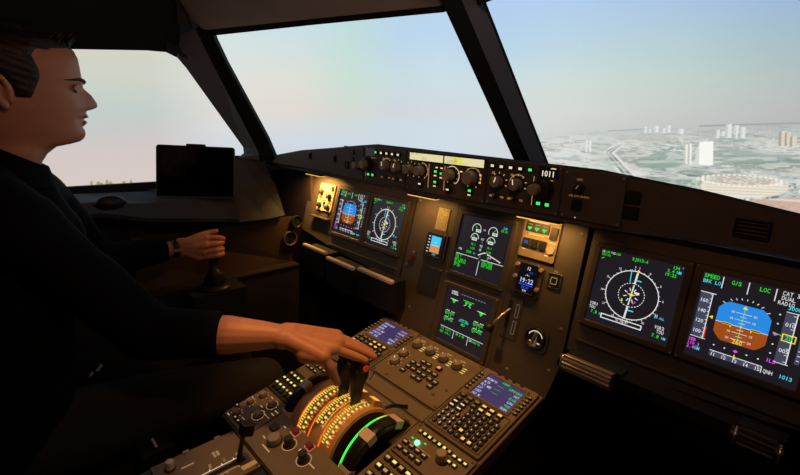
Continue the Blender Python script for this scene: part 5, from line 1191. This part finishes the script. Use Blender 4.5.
# left hand, a loose fist around the stick with index finger and thumb towards the top
h = MB(); lw = Vector((-.800, -.510, -.093)); lel = Vector((-.80, -.745, -.10))
caps(h, [(tuple(lel), .042), (tuple(lw.lerp(lel, .45)), .034), (tuple(lw.lerp(lel, .12)), .0245), (tuple(lw), .0225)], SKIN)
LK = [Vector((-.776, -.440, -.068)), Vector((-.766, -.444, -.089)), Vector((-.768, -.452, -.110)), Vector((-.774, -.462, -.128))]
for i, k in enumerate(LK): caps(h, [(tuple(lw + Vector((.004, 0, .012 - .008 * i))), .0195), (tuple((lw + k) / 2 + Vector((.008, 0, 0))), .018), (tuple(k), .0150)], SKIN)
for i, k in enumerate(LK):
    s_ = STICK; zc = k.z
    if i == 0: pts = [k, Vector((-.772, -.400, -.072)), Vector((-.785, -.376, -.082)), Vector((-.802, -.372, -.088))]
    else: pts = [k, Vector((-.766 + .002 * i, -.410, zc - .002)), Vector((-.782, -.381, zc - .006)), Vector((-.806, -.378, zc - .008))]
    caps(h, [(tuple(p), r) for p, r in zip(pts, (.0105, .0098, .0088, .0076))], SKIN)
caps(h, [(tuple(lw + Vector((-.008, .02, .008))), .017), (tuple(Vector((-.812, -.445, -.070))), .0135), (tuple(Vector((-.818, -.412, -.064))), .0110), (tuple(Vector((-.812, -.388, -.060))), .0090)], SKIN)
v_, f_ = organic(h, .0023, 4, .5); body.add(off(v_), f_, SKIN, True)
# trunk, upper arms and legs under the clothes
SH = [Vector((-.365, -.915, .125)), Vector((-.695, -.915, .125))]; EL = [el, lel]
def trunk(g, k=1.0, mt=SKIN):
    caps(g, [((-.53, -.925, .17), .050 * k), ((-.53, -.94, .10), .085 * k)], mt); 
    for x in (-.085, 0, .085): caps(g, [((-.53 + x, -.945, .075), .088 * k), ((-.53 + x, -.935, -.04), .105 * k), ((-.53 + x * .9, -.945, -.20), .098 * k), ((-.53 + x, -.965, -.36), .105 * k)], mt)
    for S_, E_, q in ((SH[0], EL[0], 1), (SH[1], EL[1], -1)):
        caps(g, [((-.53 + q * .05, -.935, .145), .058 * k), (tuple(S_), .062 * k), (tuple(S_.lerp(E_, .5)), .054 * k), (tuple(E_), .046 * k)], mt)
def legs_(g, k=1.0, mt=SKIN):
    for q in (-1, 1):
        caps(g, [((-.53 + q * .09, -.96, -.37), .098 * k), ((-.53 + q * .12, -.70, -.375), .086 * k), ((-.53 + q * .14, -.44, -.40), .066 * k)], mt); caps(g, [((-.53 + q * .14, -.44, -.40), .064 * k), ((-.53 + q * .14, -.36, -.58), .054 * k), ((-.53 + q * .14, -.30, -.74), .038 * k)], mt)
g = MB(); trunk(g, .86); legs_(g, .86); v_, f_ = organic(g, .008, 3); body.add(off(v_), f_, SKIN, True)
body.build('body', P)
# sweater
g = MB(); trunk(g, 1.0, WOOL)
caps(g, [((-.53, -.905, .155), .062), ((-.60, -.885, .145), .066), ((-.68, -.865, .115), .070), ((-.74, -.81, .03), .064), (tuple(lel), .058)], WOOL); caps(g, [((-.53, -.900, .13), .075), ((-.53, -.890, .05), .10)], WOOL); caps(g, [((-.53, -.96, .19), .055), ((-.40, -.94, .15), .06), ((-.36, -.91, .11), .07)], WOOL)
cuffR = V['wr'].lerp(el, .50); cuffL = lw.lerp(lel, .17)
caps(g, [(tuple(SH[0].lerp(el, .5)), .060), (tuple(el), .056), (tuple(cuffR.lerp(el, .35)), .0505)], WOOL); g.tube([tuple(cuffR.lerp(el, .4)), tuple(cuffR)], [.0505, .0490], WOOL, 20)
caps(g, [(tuple(SH[1].lerp(lel, .5)), .062), (tuple(lel), .058), (tuple(cuffL.lerp(lel, .5)), .047)], WOOL); g.tube([tuple(cuffL.lerp(lel, .5)), tuple(cuffL)], [.047, .036], WOOL, 20)
v_, f_ = organic(g, .007, 3); sw = MB(); sw.add(off(v_), f_, WOOL, True)
cp = []
for i in range(4):
    a = i / 3; 
    for k in range(40):
        t_ = 2 * pi * k / 40; r = .066 + .010 * (1 - a) ; zc = .150 + .062 * a
        cp.append((-.53 + r * math.sin(t_), -.908 + (r * .92) * math.cos(t_) + .004, zc - (.034) * math.cos(t_) * (.4 + .6 * a) + .028))
sw.add(off(cp), [(i * 40 + k, i * 40 + (k + 1) % 40, (i + 1) * 40 + (k + 1) % 40, (i + 1) * 40 + k) for i in range(3) for k in range(40)], WOOL, True)
sw.build('sweater', P)
g = MB(); legs_(g, 1.0, TROU); v_, f_ = organic(g, .009, 4); tr = MB(); tr.add(off(v_), f_, TROU, True); tr.build('trousers', P)
for q in (-1, 1):
    g = MB(); x = -.53 + q * .14; caps(g, [((x, -.31, -.775), .038), ((x, -.22, -.785), .034), ((x, -.13, -.790), .028)], DARK); v_, f_ = organic(g, .006, 2); s_ = MB(); s_.add(off(v_), f_, DARK, True); s_.build('shoe', P)
# hair
hz_ = []
HN = 96; zs = [.255 + i * (.241 / 64) for i in range(65)]
def hmask(x, y, z):                                    # >0 where hair grows, metres from the hairline
    dx = abs(x + .53)
    front = (z - (.449 - .25 * max(0, dx - .030))) 
    temple = min(-(y + .846 + .42 * max(0, .385 - z) + .35 * max(0, z - .400) - .9 * max(0, z - .425)), z - .345)
    nape = min(-(y + .935), z - .262)
    m = max(front, temple, nape)
    ear = math.hypot((y + .912) / .024, (z - .350) / .034) - 1
    return min(m, ear * .03)
def hairpt(i, k):
    z = zs[i]; a = 2 * pi * k / HN; top = max(0, min(1, (z - .40) / .06)); zc = min(z, .472)
    x0, y0, _ = headpt(zc, a, 0); m = hmask(x0, y0, z)
    full = .0055 + .006 * top + .0012 * math.sin(k * 5.1 + i * 1.7); o = max(-.004, min(full, m * .7 - .0005)) if z < .462 else full
    x, y, _ = headpt(zc, a, o)
    if z > .466:
        q = (z - .466) / (.496 - .466); s_ = math.sqrt(max(0, 1 - q * q)); x = -.53 + (x + .53) * s_; y = -.880 + (y + .880) * s_
    return (x, y, z)
hv = [hairpt(i, k) for i in range(65) for k in range(HN)]
hf = [(i * HN + k, i * HN + (k + 1) % HN, (i + 1) * HN + (k + 1) % HN, (i + 1) * HN + k) for i in range(64) for k in range(HN)]
hb = MB(); hb.add(off(hv), hf, HAIR, True); hb.build('hair', P)
# front tuft
g = MB(); rr = random.Random(3)
for i in range(90):
    x = rr.uniform(-.045, .045); y = -.792 + rr.uniform(-.03, .012) - abs(x) * .2; z = .458 + rr.uniform(-.006, .01)
    g.tube([(x - .53, y, z), (x - .53 + rr.uniform(-.004, .004), y + .010, z + .012), (x - .53 + rr.uniform(-.006, .006), y + .020, z + .012)], [.0035, .0028, .0008], HAIR, 5)
tf = MB(); tf.add(off(g.v), g.f, HAIR, True); tf.build('fringe', P)
g = MB()
for sx in (-1, 1):
    ex = -.53 + sx * .033; e = MB(); ball(e, (ex, -.7940, .3700), .0120, mat('eye_white', (.45, .40, .37, 1), .2), 10); g.add(off(e.v), e.f, mat('eye_white', (.45, .40, .37, 1), .2), True)
    e = MB(); ball(e, (ex, -.7858, .3695), .0046, mat('iris_brown', (.03, .015, .01, 1), .2), 8); g.add(off(e.v), e.f, mat('iris_brown', (.03, .015, .01, 1), .2), True)
g.build('eyes', P)
def skin_y(dx, z):
    best = min((headpt(z, a_ * pi / 180) for a_ in range(0, 90, 1)), key=lambda p_: abs(abs(p_[0] + .53) - dx)); return best[1]
g = MB()
for sx in (-1, 1):
    for up, zz_, r in ((1, .3760, .0034), (-1, .3645, .0024)):
        L_ = []
        for q in range(9):
            x = .016 + q * .0046; zq = zz_ - up * .0055 * ((x - .034) / .019) ** 2; L_.append((-.53 + sx * x, max(skin_y(x, zq), -.7820 - 20 * (x - .031) ** 2) - .0003, zq))
        e = MB(); e.tube(L_, [r * .5] + [r] * 7 + [r * .5], SKIN, 8); g.add(off(e.v), e.f, SKIN, True)
g.build('eyelids', P)
g = MB()
for sx in (-1, 1):
    L_ = []
    for q in range(9):
        x = .011 + q * .0062; zq = .3825 + .0062 * math.sin(min(1, q / 5) * 1.5) - .0012 * max(0, q - 5); L_.append((-.53 + sx * x, skin_y(x, zq) + .0004, zq))
    e = MB(); e.tube(L_, [.0020, .0034, .0038, .0038, .0036, .0032, .0026, .002, .001], HAIR, 6); g.add(off(e.v), e.f, HAIR, True)
g.build('eyebrows', P)
LIP = mat('lip_skin', (.40, .15, .11, 1), .45)
g = MB()
for z0, r, yy in ((.3125, .0036, -.7675), (.3010, .0042, -.7715)):
    L_ = [(-.53 + x, yy - 6.0 * x * x, z0 + (.0012 if z0 > .31 else 0) - .6 * abs(x) * .05) for x in (-.024, -.016, -.008, 0, .008, .016, .024)]
    e = MB(); e.tube(L_, [.0012, r * .8, r, r, r, r * .8, .0012], LIP, 8); g.add(off(e.v), e.f, LIP, True)
g.build('lips', P)
# watch on the left wrist
t_ = MB(); wc = lw.lerp(lel, .07); wd = (lel - lw).normalized(); Q = TR(wc) @ wd.to_track_quat('Z', 'Y').to_matrix().to_4x4()
t_.lathe([(.026, -.009), (.0278, -.009), (.0278, .009), (.026, .009), (.026, -.009)], DARK, Q, 28); t_.v = off(t_.v); t_.build('wristwatch', P)
t_ = MB(); t_.box(.0255, .0315, -.004, .004, -.0120, .0120, SILV, Q); t_.v = off(t_.v); t_.build('watch_buckle', P, 'bright metal bar of the watch')
b = MB(); b.box(-.016, .016, -.010, .010, -.004, .004, SILV, b=.002); b.box(-.006, .006, -.022, -.010, -.003, .003, SILV)
o = b.build('belt_buckle'); o.matrix_world = TR((-.50, -.808, -.270)) @ Matrix.Rotation(.6, 4, 'X') @ Matrix.Rotation(.5, 4, 'Z'); tag(o, 'small pale metal seat belt buckle glinting on the dark lap', 'buckle')
